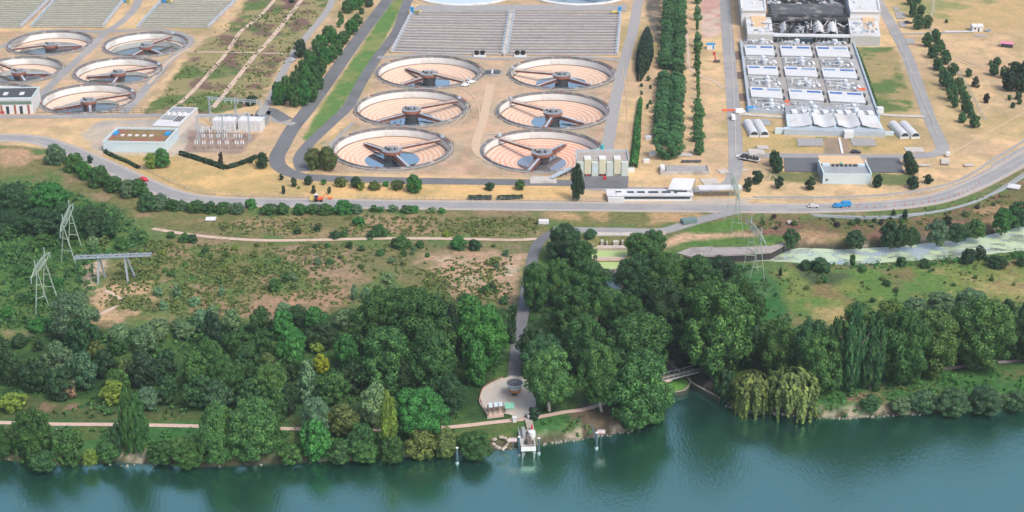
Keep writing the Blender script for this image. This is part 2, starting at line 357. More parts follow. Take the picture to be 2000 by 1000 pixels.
    zone([(500, -60), (650, -60), (640, 20), (560, 110), (500, 205), (420, 222), (285, 222), (385, 90), (440, 60), (480, 0)], lambda: mx(mx(full((.25, .22, .11)), col(.16, .1, .085), sm(n8, .5, .6)), col(.1, .15, .05), sm(n20, .55, .66)), 3, 8)
    zone([(770, -80), (800, -40), (792, 0), (735, 110), (650, 235), (600, 275), (590, 270), (640, 190), (745, 30)], lambda: mx(full((.1, .19, .055)), col(.19, .22, .08), sm(n8, .5, .66)), 2, 2)
    zone([(585, 300), (655, 262), (680, 240), (660, 290), (610, 335), (590, 325)], lambda: mx(full((.4, .3, .14)), col(.16, .18, .07), sm(n8, .45, .6)), 2, 3)
    zone([(1662, 92), (1745, 92), (1790, 215), (1715, 220)], lambda: mx(mx(full((.3, .24, .12)), col(.1, .15, .05), sm(n20, .42, .56)), col(.09, .16, .05), sm(n8, .55, .65)), 3, 6)
    zone([(1440, 240), (1530, 250), (1540, 268), (1700, 270), (1790, 275), (1795, 300), (1440, 300)], lambda: mx(full((.42, .31, .15)), col(.15, .18, .06), sm(n20, .45, .6)), 3, 6)
    zone([(1500, 335), (1600, 337), (1600, 362), (1500, 352)], (.15, .16, .07), 4, 6); zone([(1700, 338), (1780, 338), (1785, 362), (1705, 362)], (.12, .15, .06), 4, 6)
    zone([(1720, -60), (2200, -80), (2200, 30), (1900, 70), (1740, 20)], lambda: mx(full((.43, .31, .16)), col(.25, .25, .11), sm(n20, .5, .62)), 20, 14)
    zone([(1258, -60), (1292, -60), (1290, 82), (1278, 82), (1262, 30)], lambda: mx(full((.1, .09, .08)), col(.25, .2, .15), sm(n8, .55, .7)), 3, 4)
    zone([(1370, -40), (1406, -40), (1408, 65), (1370, 76)], lambda: mx(full((.5, .38, .33)), col(.45, .27, .24), sm(n8, .5, .6)), 2, 2)
    zone([(200, 235), (380, 232), (420, 260), (380, 300), (330, 305), (190, 300), (160, 260)], lambda: mx(full((.36, .33, .31)), col(.42, .36, .3), sm(n20, .5, .6)), 2, 4)
    zone([(370, 255), (505, 262), (470, 300), (360, 298)], lambda: mx(full((.27, .2, .17)), col(.33, .27, .22), sm(n8, .5, .6)), 2, 2)
    zone([(1205, 360), (1425, 345), (1425, 366), (1250, 370)], lambda: mx(full((.48, .33, .19)), col(.56, .4, .24), sm(n8, .5, .6)), 3, 4)
    zone([(1380, 385), (1460, 388), (1460, 402), (1300, 398)], (.4, .36, .32), 3, 4)
    for a, b, c_, e in ((1433, 100, 1447, 117), (1435, 140, 1450, 155), (1440, 182, 1456, 197)): zone([(a, b), (c_, b), (c_+2, e), (a+2, e)], (.16, .115, .1), 1, .5)
    zone([(1610, 270), (1658, 270), (1662, 300), (1610, 300)], (.26, .2, .15), 1, 1)
    zone([(760, 108), (1215, 112), (1205, 200), (1190, 325), (1120, 345), (640, 338), (700, 215)], lambda: mx(full((.46, .325, .23)), col(.36, .255, .18), sm(n20, .45, .6)), 3, 5)
    zone([(40, 62), (380, 66), (350, 115), (270, 222), (60, 222), (-100, 222), (-100, 62)], lambda: mx(full((.48, .34, .225)), col(.4, .28, .18), sm(n20, .45, .6)), 3, 5)
    # a worn verge round each tank
    for t in TANKS:
        cx, cy, r = tank_geo(t); rr = np.hypot(X-cx, Y-cy)
        A = mx(A, col(.38, .31, .24), (1-sm(rr, r+3.5, r+9))*sm(n8, .3, .55)*.8)
    for c_, w_ in (((960, 180), (953, 360)),):
        pass
    # muddy edge and pale stones at the water line
    edge = sm(-np.abs(d-1.2), -2.6, -.2)*(Z > -3.4); A = mx(A, mx(full((.09, .075, .055)), col(.33, .28, .23), sm(n3, .52, .62)), edge*.9)
    A = np.where((d < .2)[..., None], np.array((.05, .06, .045)), A)
    A = np.clip(A, .01, .9); TX = np.where(sdist(X, Y, W(low)) < 0, 1.0, .4)
    me = bpy.data.meshes.new('ground'); me.vertices.add(nx*ny); co = np.stack([X, Y, Z], -1).reshape(-1, 3).astype(np.float32)
    me.vertices.foreach_set('co', co.ravel())
    i = np.arange(nx*ny).reshape(ny, nx); q = np.stack([i[:-1, :-1], i[:-1, 1:], i[1:, 1:], i[1:, :-1]], -1).reshape(-1, 4)
    me.loops.add(len(q)*4); me.loops.foreach_set('vertex_index', q.ravel().astype(np.int32)); me.polygons.add(len(q))
    me.polygons.foreach_set('loop_start', np.arange(0, len(q)*4, 4, dtype=np.int32)); me.update(calc_edges=True)
    at = me.color_attributes.new('soil', 'FLOAT_COLOR', 'POINT'); at.data.foreach_set('color', np.concatenate([A, TX[..., None]], -1).reshape(-1).astype(np.float32))
    me.polygons.foreach_set('use_smooth', [True]*len(q))
    o = bpy.data.objects.new('ground', me); C.objects.link(o); struct(o)
    m, nt, b = nodes('ground_cover'); a = N(nt, 'ShaderNodeAttribute'); a.attribute_name = 'soil'
    f = ramp(nt, noise(nt, .55, 6, .7), [(.28, (.42, .5, .5)), (.5, (1, 1, 1)), (.74, (1.5, 1.4, 1.3))])
    c = mixc(nt, a.outputs['Alpha'], a.outputs['Color'], f, 'MULTIPLY')
    f = ramp(nt, noise(nt, .12, 5, .7), [(.35, (.82, .9, .84)), (.65, (1.15, 1.08, 1.05))]); c = mixc(nt, 1, c, f, 'MULTIPLY')
    nt.links.new(c, b.inputs['Base Color']); b.inputs['Roughness'].default_value = .95; b.inputs['Specular IOR Level'].default_value = .1
    bp = N(nt, 'ShaderNodeBump'); bp.inputs['Strength'].default_value = .5; bp.inputs['Distance'].default_value = .5
    nt.links.new(noise(nt, .7, 5, .7), bp.inputs['Height']); nt.links.new(bp.outputs[0], b.inputs['Normal'])
    me.materials.append(m)
make_ground()
def sheet(name, pts, z, m):
    o = MB().add([(x, y, z) for x, y in pts], [tuple(range(len(pts)))]).obj(name, m)
    if o.data.polygons[0].normal.z < 0: o.data.flip_normals()
    return struct(o)
sheet('river', [(-1500, 100), (1500, 100), (1500, 520), (-1500, 520)], ZW, RIVER)
def grow(poly, k): cx = sum(p[0] for p in poly)/len(poly); cy = sum(p[1] for p in poly)/len(poly); return [(cx+(x-cx)*k, cy+(y-cy)*k) for x, y in poly]
sheet('stream_water', grow(W(STREAM_PX, ZW+.02), 1.0), ZW+.02, water_mat('stream', (.05, .07, .08), .05, 2.2))
def offset_sheet(name, poly, d, z, m):
    n = len(poly); a = sum(poly[i][0]*poly[(i+1) % n][1]-poly[(i+1) % n][0]*poly[i][1] for i in range(n)); s = 1 if a > 0 else -1; out = []
    for i in range(n):
        p, q, r = Vector(poly[i-1]), Vector(poly[i]), Vector(poly[(i+1) % n])
        e = ((q-p).normalized()+(r-q).normalized()).normalized(); out.append((q.x+s*e.y*d, q.y-s*e.x*d))
    return sheet(name, out, z, m)
offset_sheet('channel_water', CHN, 1.5, ZW+.03, CHANW)
offset_sheet('pond_water', PND, .6, ZW+.25, PONDW)
# ---------------------------------------------------------------- roads and paths
def spline(pts, n=10):
    P = [Vector(p) for p in pts]; P = [P[0]*2-P[1]]+P+[P[-1]*2-P[-2]]; out = []
    for i in range(1, len(P)-2):
        for k in range(n):
            t = k/n; a, b, c, d = P[i-1:i+3]
            out.append(.5*((2*b)+(c-a)*t+(2*a-5*b+4*c-d)*t*t+(3*b-a-3*c+d)*t**3))
    out.append(P[-2]); return out
ROADZ = [0.05]
def ribbon(name, px, w, m, off=0.0, z=None, raw=False, n=10):
    pts = spline(px if raw else [G(*p) for p in px], n)
    if z is None: ROADZ[0] += .004; z = ROADZ[0]
    vs = []; L = len(pts)
    for i, p in enumerate(pts):
        d = (pts[min(i+1, L-1)]-pts[max(i-1, 0)]).normalized(); nn = Vector((-d.y, d.x))
        for s in (-.5, .5): q = p+nn*(off+s*w); vs.append((q.x, q.y, z))
    o = MB().add(vs, [(2*i, 2*i+2, 2*i+3, 2*i+1) for i in range(L-1)]).obj(name, m)
    if o.data.polygons[0].normal.z < 0: o.data.flip_normals()
    return struct(o)
ASPH = mat('asphalt', (.135, .14, .15), .9, .18, .15, stain=(.11, .115, .12))
ASPL = mat('worn_asphalt', (.26, .26, .26), .9, .15, .15, stain=(.31, .3, .29))
ASPD = mat('dark_asphalt', (.11, .115, .125), .9, .2, .15)
LINE = mat('road_paint', (.6, .6, .58), .7, .2, .5)
DIRT = mat('dirt_track', (.5, .38, .3), .95, .2, .5, stain=(.4, .3, .22))
PATH = mat('sandy_path', (.5, .37, .31), .95, .15, .6)
SHLD = mat('road_shoulder', (.38, .32, .27), .95, .2, .4)
TRK = mat('worn_earth', (.5, .38, .27), .95, .12, .5)
MAIN = [(-150, 272), (0, 269), (70, 273), (118, 287), (165, 305), (230, 334), (290, 361), (340, 380), (400, 391), (500, 395), (620, 397), (800, 400), (1000, 402), (1200, 404), (1400, 406), (1560, 407), (1700, 403), (1790, 395), (1850, 382), (1905, 360), (1950, 337), (2000, 309), (2100, 245)]
ribbon('main_road_shoulder', MAIN, 10.5, SHLD); ribbon('main_road', MAIN, 7.6, ASPL)
for k, o_ in enumerate((-3.5, 3.5)): ribbon('road_edge_line', MAIN, .16, LINE, o_)
SA = [(800, -60), (757, 0), (700, 75), (640, 160), (602, 213), (572, 250), (552, 285), (541, 307), (546, 325), (575, 341), (630, 348), (800, 353), (1000, 356), (1125, 358)]
SB = [(820, -45), (797, 0), (775, 60), (735, 115), (707, 160), (680, 208), (645, 242), (605, 280), (585, 310), (592, 335)]
for nm, pl, w, m in (
    ('service_road', SA, 7.0, ASPH), ('service_road', SB, 5.5, ASPH),
    ('service_road', [(1256, -40), (1247, 0), (1236, 60), (1222, 110), (1210, 160), (1200, 205), (1192, 255), (1184, 300)], 5.5, GRAV),
    ('plant_road', [(1412, -60), (1416, 0), (1420, 60), (1426, 130), (1431, 190), (1435, 250), (1437, 300), (1434, 342), (1415, 363), (1360, 371), (1240, 371), (1120, 364)], 6.2, ASPL),
    ('plant_road', [(1690, -60), (1714, 0), (1742, 50), (1772, 110), (1797, 180), (1817, 235), (1836, 276), (1840, 293), (1815, 303), (1740, 307), (1600, 305), (1480, 303), (1436, 300)], 6.0, ASPL),
    ('access_road', [(-100, 228), (0, 228), (140, 228), (300, 226), (420, 226), (520, 232), (575, 243)], 4.5, ASPL),
    ('access_road', [(560, 235), (520, 215), (505, 245)], 7, ASPH),
    ('tank_road', [(280, -20), (262, 18), (235, 45), (205, 65), (170, 100), (125, 142), (87, 180), (60, 215)], 4.5, ASPL),
    ('tank_road', [(-80, 110), (0, 92), (60, 66), (120, 60), (200, 62), (300, 58), (350, 66), (372, 80), (352, 100), (325, 125), (295, 160), (262, 200), (240, 222)], 4.5, ASPL),
    ('gravel_track', [(655, -20), (640, 20), (600, 70), (573, 105), (548, 150), (530, 190), (505, 230)], 4, GRAV),
    ('dirt_track', [(600, -20), (587, 2), (550, 50), (515, 92), (497, 110), (457, 160), (415, 212)], 2.6, DIRT),
    ('dirt_track', [(545, -15), (532, 5), (500, 38), (470, 62), (445, 100), (425, 125), (375, 180), (335, 215)], 2.2, DIRT),
    ('dirt_track', [(365, 102), (420, 102), (480, 103), (560, 105)], 1.8, DIRT),
    ('dirt_track', [(958, 165), (945, 230), (930, 290), (965, 320)], 4, mat('tank_track', (.5, .37, .26), .95, .12, .4)),
    ('dirt_track', [(1340, 60), (1344, 100), (1346, 130), (1362, 145), (1395, 160), (1412, 172)], 1.6, DIRT),
    ('tank_road', [(737, 113), (800, 108), (870, 107), (960, 115), (1040, 113), (1150, 112), (1210, 118)], 3.5, GRAV),
    ('heath_path', [(298, 447), (360, 457), (430, 465), (520, 470), (620, 469), (760, 466), (900, 467), (1000, 469), (1050, 467)], 2.3, DIRT),
    ('heath_path', [(185, 620), (215, 605), (240, 592), (225, 578), (205, 568)], 1.8, DIRT),
    ('lane', [(1110, 447), (1075, 457), (1052, 475), (1041, 500), (1036, 530), (1028, 570), (1020, 620), (1011, 670), (1006, 715), (1004, 745)], 4.2, ASPH),
    ('lane', [(1080, 448), (1150, 450), (1220, 451), (1290, 452), (1330, 442), (1380, 427), (1440, 412)], 5.5, ASPL),
    ('lane', [(1300, 452), (1285, 468), (1268, 490)], 2.0, SHLD),
    ('riverside_path', [(-150, 823), (0, 826), (100, 829), (230, 830), (390, 833), (560, 838), (700, 840), (860, 836), (960, 826), (1040, 817), (1100, 806), (1150, 798), (1230, 770), (1310, 742)], 2.0, PATH),
    ('riverside_path', [(1640, 727), (1700, 728), (1750, 728), (1860, 719), (1930, 710), (2100, 697)], 1.8, mat('shady_path', (.24, .2, .19), .95, .2, .5)),
    ('cycle_path', [(1585, 420), (1700, 424), (1780, 419), (1850, 410), (1910, 392), (1950, 372), (2000, 340), (2100, 270)], 1.8, ASPL),
    ('gravel_track', [(1470, 385), (1640, 385), (1760, 377), (1850, 360), (1900, 338), (1940, 312), (2000, 275), (2100, 200)], 1.5, GRAV),
    ('gravel_track', [(1938, 322), (1965, 307), (2000, 288), (2100, 225)], 1.6, GRAV),
    ('access_path', [(1738, 66), (1800, 66), (1900, 62)], 2.5, GRAV),
    ('access_path', [(1825, -30), (1822, 20), (1815, 50), (1850, 110), (1890, 170), (1925, 235)], 1.4, mat('faded_track', (.34, .29, .2), .95, .2, .5)),
    ('tyre_track', [(1850, 110), (1900, 130), (1960, 150), (2010, 190)], .5, TRK), ('tyre_track', [(1858, 108), (1908, 128), (1968, 148), (2018, 188)], .5, TRK), ('tyre_track', [(880, 168), (915, 180), (935, 210), (938, 260)], .6, TRK), ('tyre_track', [(872, 250), (895, 235), (915, 205)], .5, TRK), ('tyre_track', [(880, 252), (903, 237), (923, 207)], .5, TRK),
    ('tyre_track', [(1650, 378), (1668, 372), (1680, 362), (1690, 366)], .5, TRK), ('tyre_track', [(1500, 352), (1508, 342), (1520, 350)], .5, TRK), ('tyre_track', [(1900, 230), (1940, 205), (2000, 190)], .5, TRK), ('tyre_track', [(1860, 300), (1920, 265), (2000, 220)], .6, TRK), ('tyre_track', [(1450, 100), (1444, 60), (1440, 10)], .8, TRK), ('tyre_track', [(1215, 130), (1225, 200), (1222, 280), (1232, 320)], .4, TRK),
    ('tyre_track', [(290, 165), (330, 120), (370, 95)], 1.8, TRK), ('tyre_track', [(690, 240), (650, 280), (640, 300)], 1.8, GRAV),
    ('access_path', [(1441, 222), (1480, 226), (1535, 230)], 3.4, CONC), ('access_path', [(1718, 224), (1760, 227), (1806, 228)], 3.0, CONC)):
    ribbon(nm, pl, w, m)
ribbon('road_centre_line', MAIN[15:], .14, LINE, 0); ribbon('kerb_line', SA[:6], .2, SHLD, 3.7)
ribbon('seam', [(1421, -20), (1428, 130), (1433, 250), (1434, 300)], .35, CONC, .7); ribbon('seam', [(1742, 50), (1797, 180), (1830, 262)], .35, CONC, 0)
def yard(name, px, m): ROADZ[0] += .004; return sheet(name, W(px), ROADZ[0], m)
yard('asphalt_yard', [(1531, 309), (1601, 309), (1601, 337), (1533, 336)], ASPD); yard('asphalt_yard', [(1693, 309), (1756, 309), (1766, 338), (1700, 338)], ASPD)
yard('asphalt_yard', [(1128, 345), (1228, 345), (1226, 368), (1128, 368)], ASPH)
yard('paved_slab', [(1557, 271), (1607, 271), (1608, 286), (1558, 286)], GRAV); yard('paved_slab', [(1661, 271), (1706, 271), (1713, 286), (1664, 286)], GRAV)
yard('gravel_yard', [(820, 10), (1225, 10), (1222, 22), (800, 22)], GRAV)
for a, b, c_, e in ((1744, 14, 1754, 22), (1748, 24, 1765, 37), (1755, 42, 1768, 54), (1768, 76, 1784, 87)): yard('paved_slab', [(a, b), (c_, b), (c_+3, e), (a+3, e)], GRAV)
yard('gravel_yard', [(1290, 330), (1388, 332), (1386, 341), (1292, 340)], CONC)
# ---------------------------------------------------------------- settling tanks
def settling_tank(t):
    cx, cy, r = tank_geo(t); tint, arms, zw, pf, label = t[4:]
    e = T('settling_tank', label, 'settling tank', (cx, cy, 0), group='round settling tanks of the sewage works', world=False)
    MB().lathe([(r+1.5, -.8), (r+1.5, .12), (r+.75, .2), (r+.75, .12)], 96).obj('apron', GRAV, e)
    rim = MB().lathe([(r+.8, -.3), (r+.8, .75), (r+.65, .75), (r+.65, .35), (r-.1, .35), (r-.1, .6), (r-.35, .6), (r-.35, -.25)], 96).obj('rim', RIM, e)
    MB().lathe([(r-.3, -.1), (r-.35, -3.2)], 96).obj('wall', WALLC, e, True)
    MB().lathe([(r-.35, -3.2), (r-.8, -3.2), (r-.8, -3.5), (r-1.3, -3.5)], 96).obj('gutter', mat('gutter_stain', (.3, .22, .17), .9), e)
    fl = MB().lathe([(r-1.3, -3.5), (r*.3, -6.2), (.01, -7.2)], 96).obj('floor', FLOOR, e, True); fl.color = (*tint, 1)
    # the bowl keeps a shallow pool in the middle
    rp = r*pf; zw = -6.2+(rp-r*.3)/(r*.7-1.3)*2.7+.02
    MB().lathe([(rp, zw), (.01, zw)], 64).obj('pool', GREENW if pf > .6 else POOLP if tint[0] > .69 else POOL, e)
    b = MB(); rd = r*.175
    b.lathe([(.9, -7.3), (.9, -3.2)], 20); b.obj('column', WALLC, e)
    d = MB(); d.lathe([(rd*.8, -2.3), (rd, -1.7), (rd, -.7), (rd*1.04, -.5)], 32); d.obj('drum', RUST, e)
    d = MB(); d.lathe([(rd*.55, -6.9), (rd*.75, -4.6), (rd*.86, -2.3)], 32); d.obj('shade_skirt', CHAR, e)  # near-black skirt added below the drum to make a black reflection in the pool
    k = MB(); k.lathe([(rd*1.04, -.5), (rd*.55, -.45)], 32); k.lathe([(rd*.55, -.45), (rd*.5, -1.6), (.01, -1.7)], 32, mi=1); k.lathe([(1.1, -1.7), (1.1, .6), (.01, .8)], 14, mi=0); k.box((rd*.5, 0, -.5), (1.2, .8, 1.2), mi=0); k.box((-rd*.6, rd*.2, -.5), (.9, .9, .9), mi=1)
    kk = k.obj('platform', [GREY, DGREY], e)
    h = MB()
    for rr in (rd*1.0,):
        for i in range(16): a = i*math.pi/8; h.beam((rr*math.cos(a), rr*math.sin(a), -.5), (rr*math.cos(a), rr*math.sin(a), .45), .07)
        h.lathe([(rr-.04, .42), (rr+.04, .42), (rr+.04, .5), (rr-.04, .5)], 32)
    h.obj('railing', GALV, kk)
    a0 = R(arms[0]); ca, sa = math.cos(a0), math.sin(a0); L = r-.2; P = lambda u, v, z: (u*ca-v*sa, u*sa+v*ca, z)
    bd = MB(); bd.beam(P(rd*.5, 0, -.3), P(L+.8, 0, -.3), 1.5, .14)
    brg = bd.obj('bridge', CONC, e); tr = MB()
    for v in (-.8, .8):
        tr.beam(P(rd, v, -1.1), P(L-1, v, -1.1), .16, .16)
        tr.beam(P(rd, v, .5), P(L-.3, v, .5), .08, .08)
        n = 14
        for i in range(n):
            u0, u1 = rd+(L-1-rd)*i/n, rd+(L-1-rd)*(i+1)/n
            tr.beam(P(u0, v, -1.1), P(u1, v, -.35), .1); tr.beam(P(u1, v, -1.1), P(u1, v, .5), .08)
    tr.beam(P(rd, 0, -.85), P(L-1.5, 0, -.85), 1.5, .7, 1)
    tr.obj('bridge_truss', [RUST, mat('dark_rust', (.07, .03, .025), .8, .4, .6)], brg)
    mo = MB(); mo.box((L*ca, L*sa, .35), (1.4, 1.8, .9), a0); mo.box(((L+.2)*ca, (L+.2)*sa, 1.25), (.7, 1.0, .3), a0); mo.obj('drive_unit', GALV, e)
    for i, ang in enumerate(arms[1:]):
        a = R(ang); ca, sa = math.cos(a), math.sin(a); Q = lambda u, v, z: (u*ca-v*sa, u*sa+v*ca, z); L2 = r*(.78 if i == 0 else .66)
        m = MB(); z0, z1 = -2.0, -2.9-.5*i
        for v in (-1.0, 1.0):
            m.beam(Q(rd*.8, v, z0), Q(L2, v, z1), .2, .2, 1); m.beam(Q(rd*.8, v, z0-1.5), Q(L2, v, z1-.7), .2, .2, 1)
            n = 9
            for j in range(n):
                f0, f1 = j/n, (j+1)/n; u0, u1 = rd*.8+(L2-rd*.8)*f0, rd*.8+(L2-rd*.8)*f1
                m.beam(Q(u0, v, z0-1.5+(z1-.7-z0+1.5)*f0), Q(u1, v, z0+(z1-z0)*f1), .14, mi=1)
        m.beam(Q(rd*.8, .35, z0+.12), Q(L2, .35, z1+.12), 1.1, .1, 0)
        m.beam(Q(rd*.8, 0, z0-.8), Q(L2*.95, 0, z1-.4), 1.7, 1.0, 2)
        m.obj('scraper_arm', [GALV, RUST, CHAR], e)
        s = MB()
        for j in range(5):
            u = rd+(L2-rd)*(j+.5)/5; s.beam(Q(u, 0, z1-.6), Q(u, 0, -6.0+u*.05), .12)
            s.beam(Q(u-1.1, -.8, -6.1+u*.06), Q(u+1.1, .8, -6.0+u*.06), .08, .5)
        s.each('scraper_blade', DGREY, e, 2)
    g = MB()
    for i in range(6):
        a = R(20+i*60); g.box(((r+.4)*math.cos(a), (r+.4)*math.sin(a), .35), (.9, 1.4, .5), a)
    g.each('valve_box', RUST, e)
    return e
for t in TANKS: settling_tank(t)
for xl, xr, yt, yb, side in FULLT:
    cx, cy, r = tank_geo((xl, xr, yt, yb))
    e = T('full_tank', ('brim full round tank of milky blue water, top left of the central filter beds' if side == 'left' else 'brim full round tank with dark scum, top right of the central filter beds'), 'settling tank', (cx, cy, 0), group='full tanks behind the filter beds', world=False)
    MB().lathe([(r+1.6, -.5), (r+1.6, .7), (r+.2, .9), (r-.1, .9), (r-.2, -.2)], 96).obj('rim', WALLC, e)
    MB().lathe([(r, -.1), (.01, -.1)], 72).obj('water', FULLW if side == 'left' else mat('scummy_water', (.25, .32, .36), .15, .3, .08, stain=(.05, .08, .1)), e)
    b = MB(); b.lathe([(2.6, -.2), (2.6, 1.0), (1.6, 1.0), (1.4, .4), (.01, .4)], 24); b.obj('centre_well', RIM, e)
    a = R(65); b = MB(); b.beam((0, 0, 1.3), ((r+.8)*math.cos(a), (r+.8)*math.sin(a), 1.3), 1.2, .3); b.obj('bridge', GREY, e)
# ---------------------------------------------------------------- filter beds
def quadmap(px, z=0):
    a, b, c, d = [Vector(G(*p, z)) for p in px]     # near-left, near-right, far-right, far-left
    return lambda u, v: (a*(1-u)+b*u)*(1-v)+(d*(1-u)+c*u)*v
def filter_bed(px, n, label, mfill, mtop, machine=None):
    Q = quadmap(px); o = Q(.5, 0); e = T('filter_bed', label, 'filter bed', (o.x, o.y, 0), group='rectangular filter beds')
    p = MB(); p.prism([Q(0, 0)[:], Q(1, 0)[:], Q(1, 1)[:], Q(0, 1)[:]], -.3, .3); p.obj('basin', mfill, e)
    for i in range(n+1):
        v = i/n; a, b = Q(.0, v), Q(1, v); w = (.55 if i % 4 else .95) if mfill is BF1 else .28
        m = MB(); m.beam((a.x, a.y, .55), (b.x, b.y, .55), w, .5); m.obj('dividing_wall', mtop, e)
    for u in (0, 1):
        a, b = Q(u, 0), Q(u, 1); m = MB(); m.beam((a.x, a.y, .8), (b.x, b.y, .8), 1.0, 1.3); m.obj('end_wall', mtop, e)
    m = MB()
    for i in range(n):
        for side in (.012, .988):
            a = Q(side, (i+.5)/n); m.box((a.x, a.y, .3), (1.2, 1.6, 1.5))
    m.each('penstock', GALV, e)
    return e
def bedfill(name, c1, c2, c3):
    m, nt, b = nodes(name)
    tc = N(nt, 'ShaderNodeTexCoord'); mp = N(nt, 'ShaderNodeMapping'); nt.links.new(tc.outputs['Object'], mp.inputs[0]); mp.inputs['Scale'].default_value = (.012, .5, 1)
    f = noise(nt, 1.6, 3, .6, vec=mp.outputs[0])
    c = ramp(nt, f, [(.3, c1), (.5, c2), (.72, c3)])
    c = mixc(nt, .25, c, ramp(nt, noise(nt, .9, 6, .75), [(.3, tuple(x*.4 for x in c2)), (.7, tuple(min(1, x*1.7) for x in c2))]))
    nt.links.new(c, b.inputs['Base Color']); b.inputs['Roughness'].default_value = .95; return m
BF1 = bedfill('dry_bed', (.12, .11, .115), (.19, .175, .175), (.36, .31, .19)); BF2 = bedfill('grassy_bed', (.12, .13, .14), (.18, .2, .12), (.27, .29, .14))
filter_bed([(764, 103), (982, 108), (997, 25), (805, 24)], 15, 'dry grey striped filter bed, left half of the central pair', BF1, BEDG)
filter_bed([(987, 108), (1206, 108), (1213, 26), (1002, 25)], 15, 'dry grey striped filter bed, right half of the central pair', BF1, BEDG)
filter_bed([(60, 54), (203, 54), (243, 2), (108, 0)], 15, 'grassy filter bed above the left settling tanks, left of the service track', BF2, BEDG)
filter_bed([(268, 55), (408, 55), (462, 3), (316, 2)], 15, 'grassy filter bed above the left settling tanks, right of the service track', BF2, BEDG)
filter_bed([(-120, 55), (42, 55), (98, 2), (-60, 0)], 15, 'grassy filter bed cut by the left picture edge', BF2, BEDG)
Q = quadmap([(983, 110), (988, 110), (1003, 24), (998, 24)])
e = T('dividing_walkway', 'long pale walkway between the two central filter beds', 'walkway', (*Q(.5, 0), 0)); a, b = Q(.5, 0), Q(.5, 1)
MB().beam((a.x, a.y, 1.5), (b.x, b.y, 1.5), 2.0, .3).obj('deck', CONC, e)
for s in (-1, 1): MB().beam((a.x+s, a.y, 2.2), (b.x+s, b.y, 2.2), .1, .1).obj('handrail', GALV, e)
m = MB()
for i in range(13): p = a.lerp(b, i/12); m.box((p.x, p.y, 0), (1.2, .8, 1.35))
m.each('pier', CONC, e)
for i, (x, y, l) in enumerate(((805, 27, 'left corner of the central beds'), (1210, 27, 'right corner of the central beds'), (243, 5, 'right corner of the left grassy bed'), (322, 6, 'left corner of the grassy bed by the scrub'))):
    o = G(x, y); e = T('pump_cabin', f'tiny blue cabin at the far {l}', 'pump cabin', o, group='blue cabins at the bed corners')
    MB().box((*o, 0), (1.8, 1.8, 3.6)).box((*o, 3.6), (2.1, 2.1, .25)).obj('cabin', BLUEP, e); s = -1 if x == 1210 else 1
    MB().beam((o[0]+s, o[1], 1.2), (o[0]+s*5, o[1]-5, 2.8), 1.1, .9).beam((o[0]+s*3, o[1]-3, 0), (o[0]+s*3, o[1]-3, 2), .4).obj('boom', YELP, e)
for x in (937, 1016):
    o = G(x, 110); e = T('pump_station', ('pair of black round pumps on a white plinth left of the walkway foot' if x < 1000 else 'pair of black round pumps on a white plinth right of the walkway foot'), 'pump', o, group='pumps at the walkway foot')
    MB().box((*o, 0), (6.4, 3, 1.1)).obj('plinth', WHITE, e)
    for s in (-1.5, 1.5):
        m = MB(); m.cyl((o[0]+s, o[1], 1.1), 1.25, 1.6, 18); m.lathe([(1.25, 1.6), (.5, 1.6), (.45, 2.0), (.01, 2.0)], 14, (o[0]+s, o[1], 1.1)); m.obj('pump_drum', TYRE, e)
Q = quadmap([(939, 150), (981, 150), (983, 135), (943, 135)])
e = T('flow_splitter', 'small grey splitter chamber between the two far central tanks', 'chamber', (*Q(.5, 0), 0))
MB().lathe([(5, -.2), (5, .5), (4.6, .5), (4.6, .15), (.01, .15)], 32, (*Q(.5, .5), 0)).obj('chamber', GRAV, e)
c = Q(.5, .5)
for s in (-2.3, 2.3): MB().box((c.x+s, c.y, .2), (3, 4.5, .5)).obj('cover', DGREY, e)
MB().beam((c.x, c.y-4, .8), (c.x, c.y+4, .8), .6, .1).obj('walkway', WHITE, e)
# ---------------------------------------------------------------- generic vehicles
def car(name, label, cat, loc, rz, body, L=4.4, W_=1.8, Hh=1.45, van=False):
    e = T(name, label, cat, loc, rz, world=False); b = MB(); h = Hh*.55
    if van:
        pr = [(-L/2, .35), (L/2, .35), (L/2, .9), (L*.36, 1.15), (L*.27, Hh), (-L/2, Hh)]
    else:
        pr = [(-L/2, .3), (L/2, .3), (L/2, h*.85), (L*.24, h), (L*.08, Hh), (-L*.28, Hh), (-L*.42, h), (-L/2, h)]
    n = len(pr); vs = [(x, s*W_/2*(1 if z < h+.02 else .86), z) for s in (-1, 1) for x, z in pr]
    b.add(vs, [tuple(range(n)), tuple(range(2*n-1, n-1, -1))]+[(i, i+n, (i+1) % n+n, (i+1) % n) for i in range(n)])
    b.obj('body', body, e)
    g = MB()
    if van: g.add([(L*.355, -W_*.42, 1.19), (L*.355, W_*.42, 1.19), (L*.285, W_*.4, Hh*.95), (L*.285, -W_*.4, Hh*.95)], [(0, 1, 2, 3)]); g.box((L*.2, 0, Hh*.62), (L*.13, W_*.93, Hh*.25))
    else: g.box((-L*.1, 0, h+.03), (L*.6, W_*.885, Hh-h-.13), top=.72)
    g.obj('windows', GLASS, e)
    for sx in (-.31, .31):
        for sy in (-1, 1):
            w = MB(); w.lathe([(.01, -.12), (.33, -.12), (.33, .12), (.01, .12)], 14)
            w.v = [(sx*L+x, sy*(W_/2-.1)+z, .33+y) for x, y, z in w.v]; w.obj('wheel', TYRE, e)
    return e
